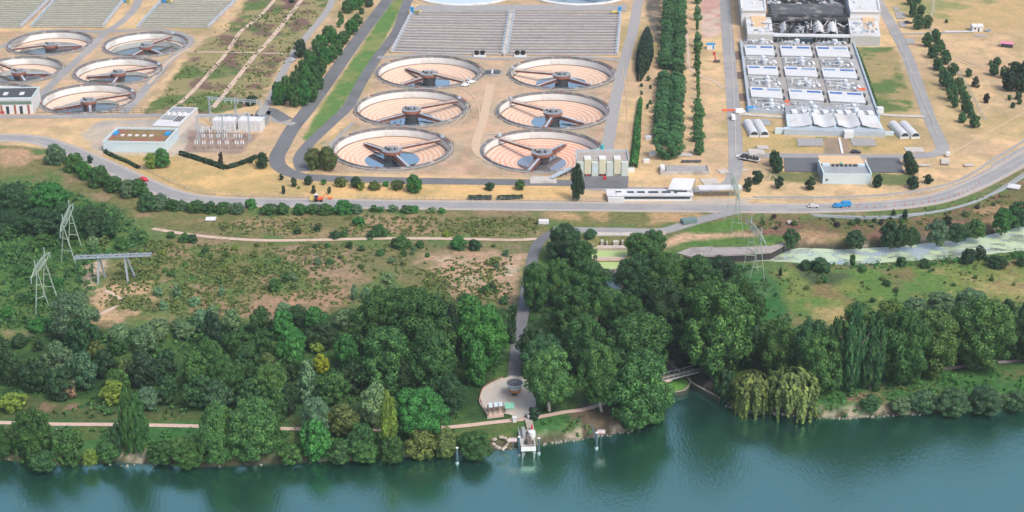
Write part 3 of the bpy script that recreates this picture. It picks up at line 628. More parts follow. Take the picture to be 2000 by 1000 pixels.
def lorry(name, label, loc, rz, cab, load, L=7.0):
    e = T(name, label, 'lorry', loc, rz, world=False)
    MB().box((L*.37, 0, .6), (L*.22, 2.3, 2.0), top=.93).obj('cab', cab, e); MB().box((L*.44, 0, 1.55), (L*.095, 2.12, .75)).obj('windscreen', GLASS, e)
    MB().box((0, 0, .5), (L, .9, .3)).obj('chassis', DGREY, e)
    m = MB().box((-L*.13, 0, .85), (L*.7, 2.4, 1.7)); m.obj('load_body', load, e)
    for sx in (-.36, -.2, .36):
        for sy in (-1, 1):
            w = MB(); w.lathe([(.01, -.16), (.48, -.16), (.48, .16), (.01, .16)], 14); w.v = [(sx*L+x, sy*1.02+z, .48+y) for x, y, z in w.v]; w.obj('wheel', TYRE, e)
    return e
def onroad(px, py, z=.08): return (*G(px, py), z)
car('parked_car', 'silver grey car alone on the main road left of the blue vehicles', 'car', onroad(1588, 405), R(-2), mat('silver_car_paint', (.5, .5, .5), .3, .05, .5))
car('works_van', 'bright blue van at the start of the row of cones', 'van', onroad(1650, 403.5), R(182), BLUEP, 4.6, 2.0, 2.2, True)
car('works_car', 'small bright blue car just behind the blue van on the main road', 'car', onroad(1636, 405), R(181), BLUEP, 3.9, 1.8, 1.6, True)
car('red_car', 'red car with white roof on the left bend of the main road', 'car', onroad(281, 353), R(-36), REDP)
o = onroad(622, 393)
e = T('road_tractor', 'orange and white tractor with side arm on the main road verge', 'tractor', o, 0, world=False)
MB().box((.2, 0, .7), (3.2, 1.5, .9)).obj('bonnet', ORAN, e); MB().box((-.8, 0, 1.5), (1.4, 1.4, 1.3), top=.9).obj('cab', GLASS, e); MB().box((-.8, 0, 2.8), (1.5, 1.5, .15)).obj('cab_roof', WHITE, e)
MB().beam((1.2, .6, 1.2), (3.0, 1.6, 2.2), .25).beam((3, 1.6, 2.2), (4.4, 2.0, .6), .25).box((4.6, 2.0, .2), (1.6, .8, .5)).obj('mower_arm', ORAN, e)
MB().box((-2.6, 0, .5), (1.4, 1.8, 1.0)).obj('rear_box', YELP, e)
for x, y, r_ in ((-.9, -1, .8), (-.9, 1, .8), (1.3, -.9, .5), (1.3, .9, .5)):
    w = MB(); w.lathe([(.01, -.2), (r_, -.2), (r_, .2), (.01, .2)], 16); w.v = [(x+a, y+c_, r_+b) for a, b, c_ in w.v]; w.obj('wheel', TYRE, e)
VW = mat('white_car_paint', (.72, .73, .74), .3, .05, .5); DK = mat('dark_car_paint', (.03, .035, .05), .3, .1, .5)
car('white_van', 'white van driving just below the orange barrier', 'van', onroad(1431, 233), R(95), VW, 5, 1.95, 2.1, True)
car('white_van', 'white van parked beside the entrance of the white slab path', 'van', onroad(1446, 221), R(8), VW, 5, 1.95, 2.1, True)
car('white_car', 'white car with its nose at the loaded trailer by the road junction', 'car', onroad(1448, 308), R(165), VW)
car('parked_car', 'white car parked right of the upper left central tank, left one', 'car', (*G(660+1, 168-2), .05) if 0 else (*G(909, 168), .05), R(20), VW)
car('parked_car', 'white car parked right of the upper left central tank, right one', 'car', (*G(921, 162), .05), R(25), VW)
car('parked_car', 'pale car on the gravel track beside the round dark tree', 'car', (*G(572, 120), .12), R(60), mat('pale_car_paint', (.4, .45, .5), .3, .1, .5))
car('dark_car', 'dark blue car right of the brown paving above the blue hall', 'car', (*G(1671, 299), .06), R(0), DK)
car('dark_car', 'black car on the upper side of the right avenue road', 'car', (*G(1773, 46), .06), R(0), DK)
e = T('loaded_trailer', 'flat white trailer heaped with black rubble by the road junction', 'trailer', (*G(1464, 314), .06), R(-30), world=False)
MB().box((0, 0, .8), (9, 3, .3)).obj('bed', WHITE, e); rr = random.Random(4); m = MB()
for i in range(26): m.box((rr.uniform(-4, 3.6), rr.uniform(-.9, .9), 1.1), (rr.uniform(.7, 1.8), rr.uniform(.7, 1.4), rr.uniform(.5, 1.5)), rr.random()*3, top=.6)
m.obj('rubble', ROCK, e)
for s in (-3, -2, 2.5):
    w = MB(); w.lathe([(.01, -1.4), (.42, -1.4), (.42, 1.4), (.01, 1.4)], 14); w.v = [(s+x, z, .42+y) for x, y, z in w.v]; w.obj('axle', TYRE, e)
e = T('aerial_lift', 'red scissor lift with dark base on the dry grass left of the plant road', 'lift', (*G(1400, 122), 0), world=False)
MB().box((0, 0, .3), (3.2, 1.8, .8)).obj('base', DGREY, e); MB().beam((-.5, 0, 1), (-1.5, 0, 4.5), .6).box((-1.6, 0, 4.3), (1.3, 1.3, 1.2)).obj('mast', REDP, e)
e = T('road_barrier', 'long orange water filled barrier across the plant road', 'barrier', (*G(1426, 217), .08), world=False)
for i in range(5): MB().box((-2.9+i*1.45, 0, 0), (1.4, .6, .9), top=.8).obj('barrier_segment', ORAN, e)
cone0 = None; cn = [(1621, 405), (1647, 406.5), (1655, 407.5), (1661, 405), (1673, 404), (1692, 406), (1708, 405), (1730, 404), (1748, 402), (1767, 401), (1784, 399.5), (1801, 397.5), (1814, 395), (1826, 393), (1840, 390.5), (1853, 387), (1865, 383), (1873, 380), (1881, 377.5), (1890, 373.5), (1899, 369), (1906, 365), (1912, 357), (1816, 388), (1679, 400.5)]
for i, p in enumerate(cn):
    loc = onroad(*p); l = f'orange traffic cone on the main road, {ordw(i)} counted from the blue van'
    if cone0 is None:
        cone0 = T('traffic_cone', l, 'traffic cone', loc, group='orange cones along the right bend', world=False)
        MB().box((0, 0, 0), (.5, .5, .06)).obj('base', TYRE, cone0); MB().lathe([(.24, .06), (.14, .45), (.05, .9), (.01, .92)], 12).obj('cone_body', ORAN, cone0)
        MB().lathe([(.165, .38), (.125, .56)], 12).obj('white_band', WHITE, cone0)
    else: dup(cone0, loc, 0, l)
def slab(name, label, cat, px, py, d, rz=0, m=CONC, z=0):
    """a low raised slab on two sleepers"""
    e = T(name, label, cat, (*G(px, py), z), R(rz), world=False)
    MB().box((0, 0, .5), (d[0], d[1], d[2])).obj('cover', m, e)
    MB().box((0, 0, -.2), (d[0]*.9, d[1]*.8, .7)).obj('chamber_wall', RIM, e); return e
slab('chamber_cover', 'white rectangular chamber cover on the heath below the road bend', 'chamber', 412, 430, (4, 3.2, .3), 4, WHITE)
slab('chamber_cover', 'pinkish chamber with white cover at the heath path end', 'chamber', 1062, 438, (4, 2.4, 1.2), 0, WHITE)
slab('chamber_cover', 'white slab on red brown heath left of the channel', 'chamber', 1548, 437, (4, 2.6, .4), 0, CONC)
slab('chamber_cover', 'white slanted slab beside the cycle path at the right edge', 'chamber', 1980, 367, (5, 5, .3), -25, WMEM)
slab('chamber_cover', 'grey slab with hatches left of the white plant gate', 'chamber', 1846, 318, (3.4, 7, .3), -15, CONC)
slab('chamber_cover', 'small white box above the slanted grey slab', 'chamber', 1851, 306, (1.6, 2.2, 1.5), -15, WHITE)
slab('chamber_cover', 'pale row of hatches on bare soil right of the car park', 'chamber', 1805, 325, (5, 1.8, .3), 0, CONC)
slab('chamber_cover', 'pale hatches on the slope by the gravel track', 'chamber', 1892, 325, (4, 2.2, .3), 0, CONC)
for i, (x, y, w, d) in enumerate(((1413, 336, 4, 5), (1388, 357, 7, 9), (1478, 298, 7, 8), (1490, 289, 5, 5), (1786, 294, 8, 7), (1455, 333, 2.4, 2), (1330, 303, 10, 4), (965, 262, 9, .9))):
    slab('hatch_row', ['pale paved hatches near the lower bend of the plant road', 'large group of pale hatches inside the plant road curve', 'pale slab above the loaded trailer', 'pale slab beside the left pair of vaulted tanks', 'wide pale slab below the right pair of vaulted tanks', 'small white box right of the loaded trailer', 'thin pale slab right of the big round tree', 'narrow pale sill between the two middle central tanks'][i], 'slab', x, y, (w, d, .15), 0 if i > 1 else 12, CONC, -.35)
# ---------------------------------------------------------------- buildings
def HW(px0, py0, px1, py1):  # front edge in world, given two base pixels
    return Vector(G(px0, py0)), Vector(G(px1, py1))
def frame(a, b):
    d = (b-a).normalized(); n = Vector((-d.y, d.x)); return lambda u, v: a+d*u+n*v
# blue hall below the car park
a, b = HW(1606, 359, 1701, 360); Lx = (b-a).length; U = frame(a, b); ang = math.atan2((b-a).y, (b-a).x)
e = T('blue_hall', 'pale blue flat roofed hall with tan gravel rear roof between two car parks', 'building', (*a, 0))
def bx(m, U, u0, u1, v0, v1, z0, z1, mi=0): return m.prism([U(u0, v0)[:], U(u1, v0)[:], U(u1, v1)[:], U(u0, v1)[:]], z0, z1, mi)
hh = 4.7
bx(MB(), U, 0, Lx, 0, 9, 0, hh-.9).obj('wall', PBLUE, e)
bx(bx(bx(MB(), U, 0, Lx, -.15, .15, 0, hh), U, 0, .5, .15, 15, 0, hh+.3), U, Lx-.5, Lx, .15, 15, 0, hh+.3).obj('parapet', PBLUE, e)
bx(MB(), U, .5, Lx-.5, .15, 9.6, hh-.9, hh-.6).obj('roof', ROOFG, e)
m = MB(); bx(m, U, 1.2, 4.2, 9.7, 11.5, 0, hh+.2); bx(m, U, Lx-4.2, Lx-1.2, 9.7, 11.5, 0, hh+.2); m.each('stair_block', PBLUE, e)
bx(MB(), U, .9, Lx-1.6, 11.6, 21, 0, 4.4).obj('rear_wall', WALLC, e); bx(MB(), U, .7, Lx-1.4, 11.55, 21.2, 4.4, 4.7).obj('gravel_roof', TANR, e)
m = MB()
for i in range(7): bx(m, U, 5+i*1.8, 6.2+i*1.8, 10.2, 10.5, 3.5, hh+.1)
m.each('window', GLASS, e)
bx(MB(), U, 1.2, 2.2, -.2, -.15, 1.4, 2.3).obj('vent', DGREY, e)
bx(MB(), U, Lx*.42, Lx*.42+1.2, 11.2, 11.5, 4.7, 5.4).obj('roof_vent', MINT, e)
e = T('footpath_slab', 'thin white path with pole running up from the blue hall to the wave roofed hall', 'path', (*G(1645, 299), 0))
q = quadmap([(1643, 300), (1648, 300), (1641, 270), (1637, 270)]); MB().prism([q(0, 0)[:], q(1, 0)[:], q(1, 1)[:], q(0, 1)[:]], .05, .25).obj('path_surface', WHITE, e)
# row of filter bays (pale green)
a, b = HW(1126, 345, 1227, 345); Lx = (b-a).length; U = frame(a, b); e = T('filter_building', 'pale green building with seven tall panel bays and two dark doors beside the yard', 'building', (*a, 0))
bx(MB(), U, 0, Lx, 1.0, 12, 0, 6.6).obj('wall', PGREEN, e)
bx(MB(), U, -.2, Lx+.2, 1.0, 12.3, 6.6, 6.9).obj('roof', mat('brown_stained_roof', (.33, .3, .27), .9, .3, .4), e)
m = MB(); bx(m, U, -.2, Lx+.2, 12.05, 12.4, 6.9, 7.6); bx(m, U, -.25, .15, 1, 12.04, 6.9, 7.6); bx(m, U, Lx-.15, Lx+.25, 1, 12.04, 6.9, 7.6); m.obj('parapet', GALV, e)
wb = Lx/7
for i in range(7):
    tall = i in (1, 3, 5); z = 7.6 if tall else 6.3
    m = MB(); bx(m, U, i*wb+.15, (i+1)*wb-.15, 0, .97, 1.2 if tall else 0.1, z)
    if tall: bx(m, U, i*wb+.15, (i+1)*wb-.15, .98, 5, 6.92, 7.6, 1)
    m.obj('bay_panel', [CREAM if tall else PGREEN, WHITE], e)
for i in (1, 3): m = MB(); bx(m, U, i*wb+.2, (i+1)*wb-.2, -.05, .9, 0, 1.1); m.obj('door', CHAR, e); 
bx(bx(MB(), U, wb*1.3, wb*1.7, -.12, -.06, .5, .9), U, wb*3.3, wb*3.7, -.12, -.06, .5, .9).obj('door_sign', REDP, e)
bx(MB(), U, 2*wb+.5, 3*wb-.5, -.06, -.01, 2.4, 4.6).obj('blue_panel', PBLUE, e)
e = T('red_container', 'tiny bright red bin on the dark yard before the pale green building', 'bin', (*G(1181, 351), .1), world=False); MB().box((0, 0, 0), (1.2, 1.2, 1.2), top=.85).box((0, 0, 1.2), (1.3, 1.3, .12)).obj('bin', REDP, e)
# low entrance buildings along the road
a, b = HW(1187, 393, 1352, 393); Lx = (b-a).length; U = frame(a, b); e = T('gatehouse', 'long low white gatehouse with strip windows and raised slanted canopy by the main road', 'building', (*a, 0))
bx(MB(), U, 0, Lx, 0, 6.5, 0, 2.3).obj('wall', WHITE, e)
m = MB(); bx(m, U, -.4, Lx+.4, -.4, 6.9, 2.3, 2.6); bx(m, U, 0, 6.6, -1.5, 0, 0, 2.0); m.obj('roof', WMEM, e)
m = MB(); bx(m, U, 3.5, 7, 1.0, 5.8, 2.61, 2.9); bx(m, U, Lx-6, Lx-1, 1, 6.2, 2.61, 2.95); m.each('roof_upstand', WHITE, e)
m = MB()
for i, (u0, u1) in enumerate(((3.4, 5.6), (8, 10.6), (12, 15), (16.5, 20.5), (22, 25.4), (27, 32))): bx(m, U, u0*Lx/34, u1*Lx/34, 2.4, 3.6, 2.62, 3.0)
m.each('roof_window', GLASS, e)
m = MB(); bx(m, U, 1, Lx-1, -.06, -.02, 1.0, 1.9); m.obj('strip_window', GLASS, e)
q = [U(Lx*.72, 4)[:], U(Lx*.99, 3)[:], U(Lx*1.06, 11)[:], U(Lx*.8, 12)[:]]
m = MB(); z = (3.4, 3.4, 5.2, 5.2); m.add([(p[0], p[1], z[i]) for i, p in enumerate(q)]+[(p[0], p[1], z[i]+.35) for i, p in enumerate(q)], [(3, 2, 1, 0), (4, 5, 6, 7), (0, 1, 5, 4), (1, 2, 6, 5), (2, 3, 7, 6), (3, 0, 4, 7)]); m.obj('canopy', WMEM, e)
m = MB(); [m.beam((p[0], p[1], 0), (p[0], p[1], z[i]), .3) for i, p in enumerate(q)]; bx(m, U, Lx*.8, Lx*.98, 7, 9, 0, 3.4); m.obj('canopy_support', GREY, e)
a, b = HW(1365, 387, 1449, 386); Lx = (b-a).length; U = frame(a, b); e = T('long_canopy', 'thin flat white canopy continuing right of the gatehouse to the road', 'canopy', (*a, 0))
bx(MB(), U, 0, Lx, 0, 4.6, 3.4, 3.9).obj('canopy_roof', WMEM, e)
for i in range(5): m = MB(); p = U(1+i*(Lx-2)/4, 2.4); m.beam((p.x, p.y, 0), (p.x, p.y, 3.4), .3); m.obj('post', GREY, e)
# long low concrete basin above the gatehouse
a, b = HW(1290, 342, 1386, 342); Lx = (b-a).length; U = frame(a, b); e = T('long_basin', 'long weathered grey concrete basin in dry grass left of the plant road', 'basin', (*a, 0))
m = MB(); bx(m, U, 0, Lx, 0, .4, 0, 1.6); bx(m, U, 0, Lx, 7.6, 8, 0, 1.6); bx(m, U, 0, .4, .41, 7.59, 0, 1.6); bx(m, U, Lx-.4, Lx, .41, 7.59, 0, 1.6); m.obj('basin_wall', CONC, e)
bx(MB(), U, .4, Lx-.4, .4, 7.6, 0, 1.0).obj('basin_cover', GRAV, e); bx(MB(), U, .2, 2, 1, 6, 1.62, 2.6).obj('hut', WHITE, e); bx(MB(), U, 2.1, 2.5, 1, 4, 1.02, 2.2).obj('opening', DGREY, e)
slab('dark_trough', 'thin dark trough in dry grass above the long grey basin', 'trough', 1350, 318, (8.5, 1.3, .6), 0, DGREY)
# small white houses in far field
def house(name, label, px, py, w, d, h, wm, rm, rz=0):
    e = T(name, label, 'building', (*G(px, py), 0), R(rz), world=False)
    MB().box((0, d/2, 0), (w, d, h)).obj('wall', wm, e)
    m = MB(); m.add([(-w/2-.3, -.3, h), (w/2+.3, -.3, h), (w/2+.3, d+.3, h), (-w/2-.3, d+.3, h), (-w/2-.3, d/2, h+w*.16), (w/2+.3, d/2, h+w*.16)], [(0, 1, 5, 4), (2, 3, 4, 5), (0, 4, 3), (1, 2, 5), (3, 2, 1, 0)]); m.obj('roof', rm, e)
    MB().box((w*.1, -.04, 0), (w*.14, .06, 2.1)).box((-w*.25, -.04, 1.2), (w*.16, .06, 1)).obj('door', GLASS, e); return e
house('white_house', 'small white house at the end of the pale path in the dry field', 1909, 62, 5.6, 5, 2.9, WHITE, WMEM)
house('pink_shed', 'small dark shed with pink roof alone in the dry field', 1966, 93, 6, 3.5, 2.0, CHAR, PINK, -18)
slab('grey_pad', 'grey concrete pad below the small white house', 'slab', 1914, 70, (6, 4, .1), 0, GRAV, -.4)
e = T('pond_basin', 'tiny round dark basin right of the small white house', 'basin', (*G(1929, 61), 0), world=False); MB().lathe([(2, 0), (2, .7), (1.6, .7), (1.6, .3), (.01, .3)], 24).obj('basin_ring', GRAV, e); MB().lathe([(1.58, .4), (.01, .4)], 20).obj('water', POOL, e)
slab('white_causeway', 'raised pale strip leading to the small white house', 'slab', 1874, 62, (16, 1.8, .1), 2, WMEM, -.3)
# workshop at left edge
a, b = HW(-60, 224, 66, 222); Lx = (b-a).length; U = frame(a, b); e = T('workshop', 'white workshop with red columns and dark roof with skylights at the left edge', 'building', (*a, 0))
bx(MB(), U, 0, Lx, 0, 16, 0, 7.2).obj('wall', WHITE, e)
bx(MB(), U, .5, Lx-.5, .6, 15.5, 7.2, 7.5).obj('roof', mat('dark_roof', (.06, .065, .07), .8, .2, .3), e)
m = MB(); bx(m, U, -.2, Lx+.2, -.3, .5, 6.9, 7.9); bx(m, U, Lx-.4, Lx+.2, .5, 16.2, 6.9, 7.9); bx(m, U, -.2, .4, .5, 16.2, 6.9, 7.9); bx(m, U, .4, Lx-.4, 15.6, 16.2, 6.9, 7.9); m.obj('parapet', PBLUE, e)
bx(MB(), U, .4, Lx-.4, -.08, -.01, 4.6, 6.2).obj('windows', mat('green_glass', (.12, .2, .17), .3, .2, .5), e)
for i in range(6):
    u = Lx-1.6-i*6.2; m = MB(); bx(m, U, u-.9, u, -.25, -.1, 0, 4.4); m.obj('red_column', BRICK, e)
    m = MB(); bx(m, U, u-4.6, u-3.2, -.15, -.05, 0, 3.8); m.obj('door', GLASS, e)
for i in range(4):
    m = MB(); u = Lx-7-i*7.5; bx(m, U, u, u+2, 5, 8.5, 7.5, 7.9); m.obj('skylight', WHITE, e)
e = T('red_van', 'small red vehicle at the left edge below the workshop', 'vehicle', (*G(3, 222), 0), world=False)
MB().box((0, 0, .4), (3.6, 1.7, 1.2), top=.85).obj('body', REDP, e); MB().box((.3, 0, 1.55), (1.6, 1.35, .15)).obj('windows', GLASS, e)
# planted roof building
a, b = HW(203, 296, 325, 298); Lx = (b-a).length; ca = (b-a).normalized(); fl = Vector(G(236, 262)); 
U0 = frame(a, b); dv = Vector(G(352, 272))-b; dv = Vector(G(226, 272))-a if False else dv
def U(u, v): return a+(b-a)*(u/Lx)+(Vector((.12, 1)).normalized())*v
e = T('planted_roof_building', 'pale blue walled building with red and green planted roof and white skylights', 'building', (*a, 0)); Dp = 18
bx(MB(), U, 0, Lx, 0, Dp, 0, 4.1).obj('wall', PBLUE, e)
bx(MB(), U, .9, Lx-.9, .9, Dp-.9, 4.1, 4.4).obj('planted_roof', mat('sedum_roof', (.2, .14, .06), .95, .4, .35, stain=(.27, .09, .06)), e)
m = MB(); bx(m, U, -.1, Lx+.1, -.1, .5, 4.1, 4.9); bx(m, U, -.1, Lx+.1, Dp-.5, Dp+.1, 4.1, 4.9); bx(m, U, -.1, .5, .5, Dp-.5, 4.1, 4.9); bx(m, U, Lx-.5, Lx+.1, .5, Dp-.5, 4.1, 4.9); m.obj('parapet', PBLUE, e)
for i in range(5): m = MB(); u = 5+i*3.2; bx(m, U, u, u+1.5, 8, 9.5, 4.4, 4.8); m.obj('skylight', WHITE, e)
for u, v, w in ((1.2, 11, 1.8), (Lx-3.6, 11.5, 2.2)): m = MB(); bx(m, U, u, u+w, v-2, v+2, 4.4, 5.1); m.obj('blue_light_well', BLUEP, e)
m = MB(); bx(m, U, 3, 14, Dp+.2, Dp+4, 0, 3.2); m.obj('annex', PBLUE, e)
# pale technical building behind it
a2, b2 = HW(300, 263, 350, 265); L2 = (b2-a2).length
def U2(u, v): return a2+(b2-a2)*(u/L2)+(Vector((.16, 1)).normalized())*v
e = T('technical_building', 'cream flat building with dark grey roof hatches behind the planted roof', 'building', (*a2, 0))
bx(MB(), U2, 0, L2, 0, 26, 0, 4.2).obj('wall', mat('cream_wall', (.62, .56, .5), .7, .06, .3), e)
m = MB(); bx(m, U2, -.2, L2+.2, -.2, 26.2, 4.2, 4.5); m.obj('roof', WMEM, e)
for u0, u1, v0, v1 in ((.8, L2-.8, 18, 24), (.8, 6.6, 8, 13)): m = MB(); bx(m, U2, u0, u1, v0, v1, 4.5, 4.9); m.obj('dark_roof_panel', ROOFG, e)
for i in range(3): m = MB(); bx(m, U2, 7.4+i*1.2, 8+i*1.2, 6, 13, 4.5, 4.8); m.obj('roof_slot', CHAR, e)
for i in range(4): m = MB(); p = U2(1.5+i*2.6, 16); m.cyl((p.x, p.y, 4.5), .8, .9, 12); m.obj('roof_fan', WHITE, e)
# substation
for k, (x0, x1) in enumerate(((416, 458), (466, 511))):
    a3, b3 = HW(x0, 256, x1, 258); L3 = (b3-a3).length; U3 = frame(a3, b3)
    e = T('transformer_house', ['white transformer house, left of the two behind the switchgear', 'white transformer house, right of the two behind the switchgear'][k], 'building', (*a3, 0), group='white transformer houses')
    bx(MB(), U3, 0, L3, 0, 6, 0, 5.2).obj('wall', WHITE, e); m = MB()
    for u0, u1, v0, v1 in ((0, L3, 6, 12),): bx(m, U3, u0, u1, v0, v1, 0, 3.6)
    m.obj('transformer_bay', GREY, e); m = MB()
    for i in range(4): bx(m, U3, 1+i*2.3, 2+i*2.3, 7, 10, 3.6, 4.9)
    m.each('radiator', DGREY, e)
    m = MB()
    for i in range(5): bx(m, U3, .6+i*2, 1.9+i*2, -.12, -.04, .4, 4.6)
    m.each('wall_panel', WMEM, e)
def gantry(posts, z, label):
    pts = [Vector(G(*p)) for p in posts]; e = T('power_gantry', label, 'gantry', (*pts[0], 0), group='grey switchgear gantries')
    for p in pts:
        m = MB(); [m.beam((p.x+dx, p.y+dy, 0), (p.x+dx*.3, p.y+dy*.3, z), .16) for dx in (-.5, .5) for dy in (-.5, .5)]
        for j in range(8): m.beam((p.x-.4, p.y, j*z/8), (p.x+.4, p.y, (j+1)*z/8), .1)
        m.obj('lattice_post', GALV, e)
    m = MB(); a_, b_ = pts[0], pts[-1]
    for dy in (-.4, .4): m.beam((a_.x-1, a_.y+dy, z), (b_.x+1, b_.y+dy, z), .14); m.beam((a_.x-1, a_.y+dy, z-.9), (b_.x+1, b_.y+dy, z-.9), .14)
    for j in range(24): p, q = a_.lerp(b_, j/24), a_.lerp(b_, (j+1)/24); m.beam((p.x, p.y-.4, z-.9), (q.x, q.y+.4, z), .08)
    m.obj('crossbeam', GALV, e); m = MB()
    for j in range(8): p = a_.lerp(b_, (j+.5)/8); m.cyl((p.x, p.y, z-2.2), .16, 1.3, 8)
    m.each('insulator', WHITE, e)
gantry([(388, 280), (437, 277), (488, 275)], 13, 'tall grey lattice gantry with three posts, in front of the transformer houses')
gantry([(412, 242), (462, 244), (511, 250)], 13, 'tall grey lattice gantry with three posts, behind the transformer houses')
sw0 = None; cnt = 0; sp = [(395+i*17, 268, 0) for i in range(6)]+[(398+i*14.5, 277, 1) for i in range(6)]+[(384+i*15, 290, 2) for i in range(7)]+[(397+i*10, 262, 3) for i in range(5)]
for x, y, k in sp:
    if 455 < x < 462: x += 4
    loc = (*G(x, y), 0); l = f'white insulator stack on grey stand, {ordw(int((x-383)//10))} place from the left in the {["second", "third", "front", "rear"][k]} switchgear row'
    if sw0 is None:
        sw0 = T('switchgear', l, 'switchgear', loc, group='insulator stacks of the substation', world=False)
        MB().beam((-.5, 0, 0), (-.5, 0, 2), .2).beam((.5, 0, 0), (.5, 0, 2), .2).box((0, 0, 2), (1.5, .6, .2)).obj('stand', GALV, sw0)
        for s in (-.5, .5):
            m = MB(); m.lathe([(.2, 0), (.34, .2), (.2, .4), (.34, .6), (.2, .8), (.34, 1.0), (.2, 1.2), (.3, 1.4), (.01, 1.5)], 10, (s, 0, 2.2)); m.obj('insulator', WHITE, sw0)
        MB().cyl((0, 0, .6), .3, 1.1, 10).obj('meter_box', ORRUST, sw0)
    else: dup(sw0, loc, 0, l)
# thin dark fence west of the access road
def fence(label, px, h=2.0, m=DGREY, pale=False, name='fence'):
    pts = spline([G(*p) for p in px], 5); o = pts[0]; e = T(name, label, 'fence', (o.x, o.y, 0)); w = MB(); q = MB()
    for i in range(len(pts)-1):
        a_, b_ = pts[i], pts[i+1]
        for z in (.3, h*.55, h): w.beam((a_.x, a_.y, z), (b_.x, b_.y, z), .07, .07 if not pale else .25)
        n = max(1, int((b_-a_).length/3))
        for j in range(n): p = a_.lerp(b_, j/n); q.beam((p.x, p.y, 0), (p.x, p.y, h+.15), .12)
    w.obj('rails', m, e); q.each('post', m, e)
fence('thin grey fence between the dry grass and the main road, left stretch', [(200, 293), (240, 315), (290, 336), (340, 360), (400, 379), (520, 386), (640, 388)], 1.6, GREY)
fence('thin grey fence between the dry grass and the main road, middle stretch', [(700, 389), (860, 391), (1000, 392), (1180, 395)], 1.6, GREY)
fence('thin pale fence following the gravel track on the right bend', [(1460, 391), (1640, 391), (1760, 384), (1850, 367), (1920, 338), (2000, 290)], 1.4, GALV)
fence('dark mesh fence below the left scrub field', [(60, 221), (260, 221), (300, 222), (410, 222)], 2.2, CHAR)
fence('pale guard rail beside the cycle path on the right bend', [(1590, 424), (1700, 429), (1800, 421), (1890, 402), (1960, 372), (2005, 344)], 1.0, GALV, True, 'guard_rail')
# small things in the plant
e = T('teal_pump', 'pair of turquoise upright pumps beside the orange stained tank', 'pump', (*G(1176, 300), 0), world=False)
TEAL = mat('teal_paint', (.03, .4, .42), .5, .1, .5)
MB().cyl((0, 0, 0), .8, 3.8, 12).obj('pump_column', TEAL, e); MB().cyl((-2, -1, 0), .9, 2.6, 12).obj('pump_column', MINT, e); MB().box((-.6, -1.6, 0), (5, 2.6, .7)).obj('base', ROOFG, e)
e = T('conveyor', 'sloping pale steel conveyor frame left of the columnar poplar', 'conveyor', (*G(1095, 345), 0), R(35), world=False)
MB().beam((-5, -1, .6), (5, -1, 3.0), .3).beam((-5, 1, .6), (5, 1, 3.0), .3).beam((-5, 0, .5), (5, 0, 2.9), 1.5, .1).obj('frame', GALV, e)
for s in (-3, 0, 3): MB().beam((s, 0, 0), (s, 0, 1.6+s*.24), .3, .3).obj('leg', DGREY, e)
slab('pale_mound_slab', 'pale concrete pad left of the conveyor', 'slab', 1061, 352, (11, 8, .1), 0, CONC, -.4)
e = T('blue_cabin', 'small blue and white site cabin beside the pink paving', 'cabin', (*G(1388, 95), 0), world=False); MB().box((0, 0, 0), (4.2, 2.6, 2.5)).obj('body', WHITE, e); MB().box((0, 0, 2.5), (4.5, 2.9, .3)).box((1.2, -1.34, .2), (.9, .06, 1.9)).obj('roof', BLUEP, e)
e = T('blue_cabin', 'bright blue flat container at the lower left corner of the process terrace', 'container', (*G(1468, 218), 0), world=False); MB().box((0, 0, 0), (4.6, 2.2, 2.2)).obj('body', BLUEP, e); MB().box((0, 0, 2.2), (4.8, 2.4, .15)).obj('roof', BLUEP, e)
for i, (x, y) in enumerate(((1274, 304), (1266, 272), (1262, 317), (1233, 335), (1365, 35))):
    e = T('pump_box', ['white tank beside the lower hedge', 'white box with blue lid between hedge and big round tree', 'small white box at the hedge foot', 'white cabinet right of the pale green building', 'white portable cabin left of the pink paving'][i], 'box', (*G(x, y), 0), world=False)
    MB().box((0, 0, 0), (2.6, 1.8, 1.5)).obj('body', WHITE, e); MB().box((0, 0, 1.5), (2.0, 1.5, .25), top=.8).obj('lid', GALV, e)
# ---------------------------------------------------------------- process plant on its terrace
TZ = 1.2
Q = quadmap([(1463, 219), (1716, 236), (1665, 86), (1446, 84)])
def qp(u0, u1, v0, v1, q=None): q = q or Q; return [q(u0, v0)[:], q(u1, v0)[:], q(u1, v1)[:], q(u0, v1)[:]]
e = T('process_terrace', 'long grey concrete terrace carrying the white and blue filter modules', 'terrace', (*Q(.5, 0), 0))
MB().prism(qp(0, 1, 0, 1), -.2, TZ).obj('deck', mat('terrace_concrete', (.36, .36, .35), .9, .2, .2, stain=(.27, .27, .28)), e)
m = MB()
for u0, u1 in ((-.008, .006), (.994, 1.008)): m.prism(qp(u0, u1, -.004, 1.0), -.2, TZ+1.0)
m.prism(qp(.0065, .9935, -.006, .003), -.2, TZ+.7); m.obj('parapet', GALV, e)
m = MB()
for u0, u1 in ((.282, .333), (.607, .648)): m.prism(qp(u0, u1, .01, .99), TZ, TZ+.12)
m.obj('service_lane', mat('lane_concrete', (.3, .285, .26), .9, .2, .3), e)
cols = ((.03, .275), (.34, .6), (.655, .925)); rows = ((.665, .80), (.345, .475), (.05, .18))   # v is nonlinear in depth; rows fixed below
def vof(py): # depth fraction of a photo row along the terrace
    y0, y1 = G(1463, 219)[1], G(1446, 84)[1]; return (G(1500, py)[1]-y0)/(y1-y0)
bars = ((115, 97), (153, 137), (197, 179)); mach = ((95, 80), (136, 116), (178, 154), (222, 198))
cn_ = ('left', 'middle', 'right'); rn = ('far', 'middle', 'near')
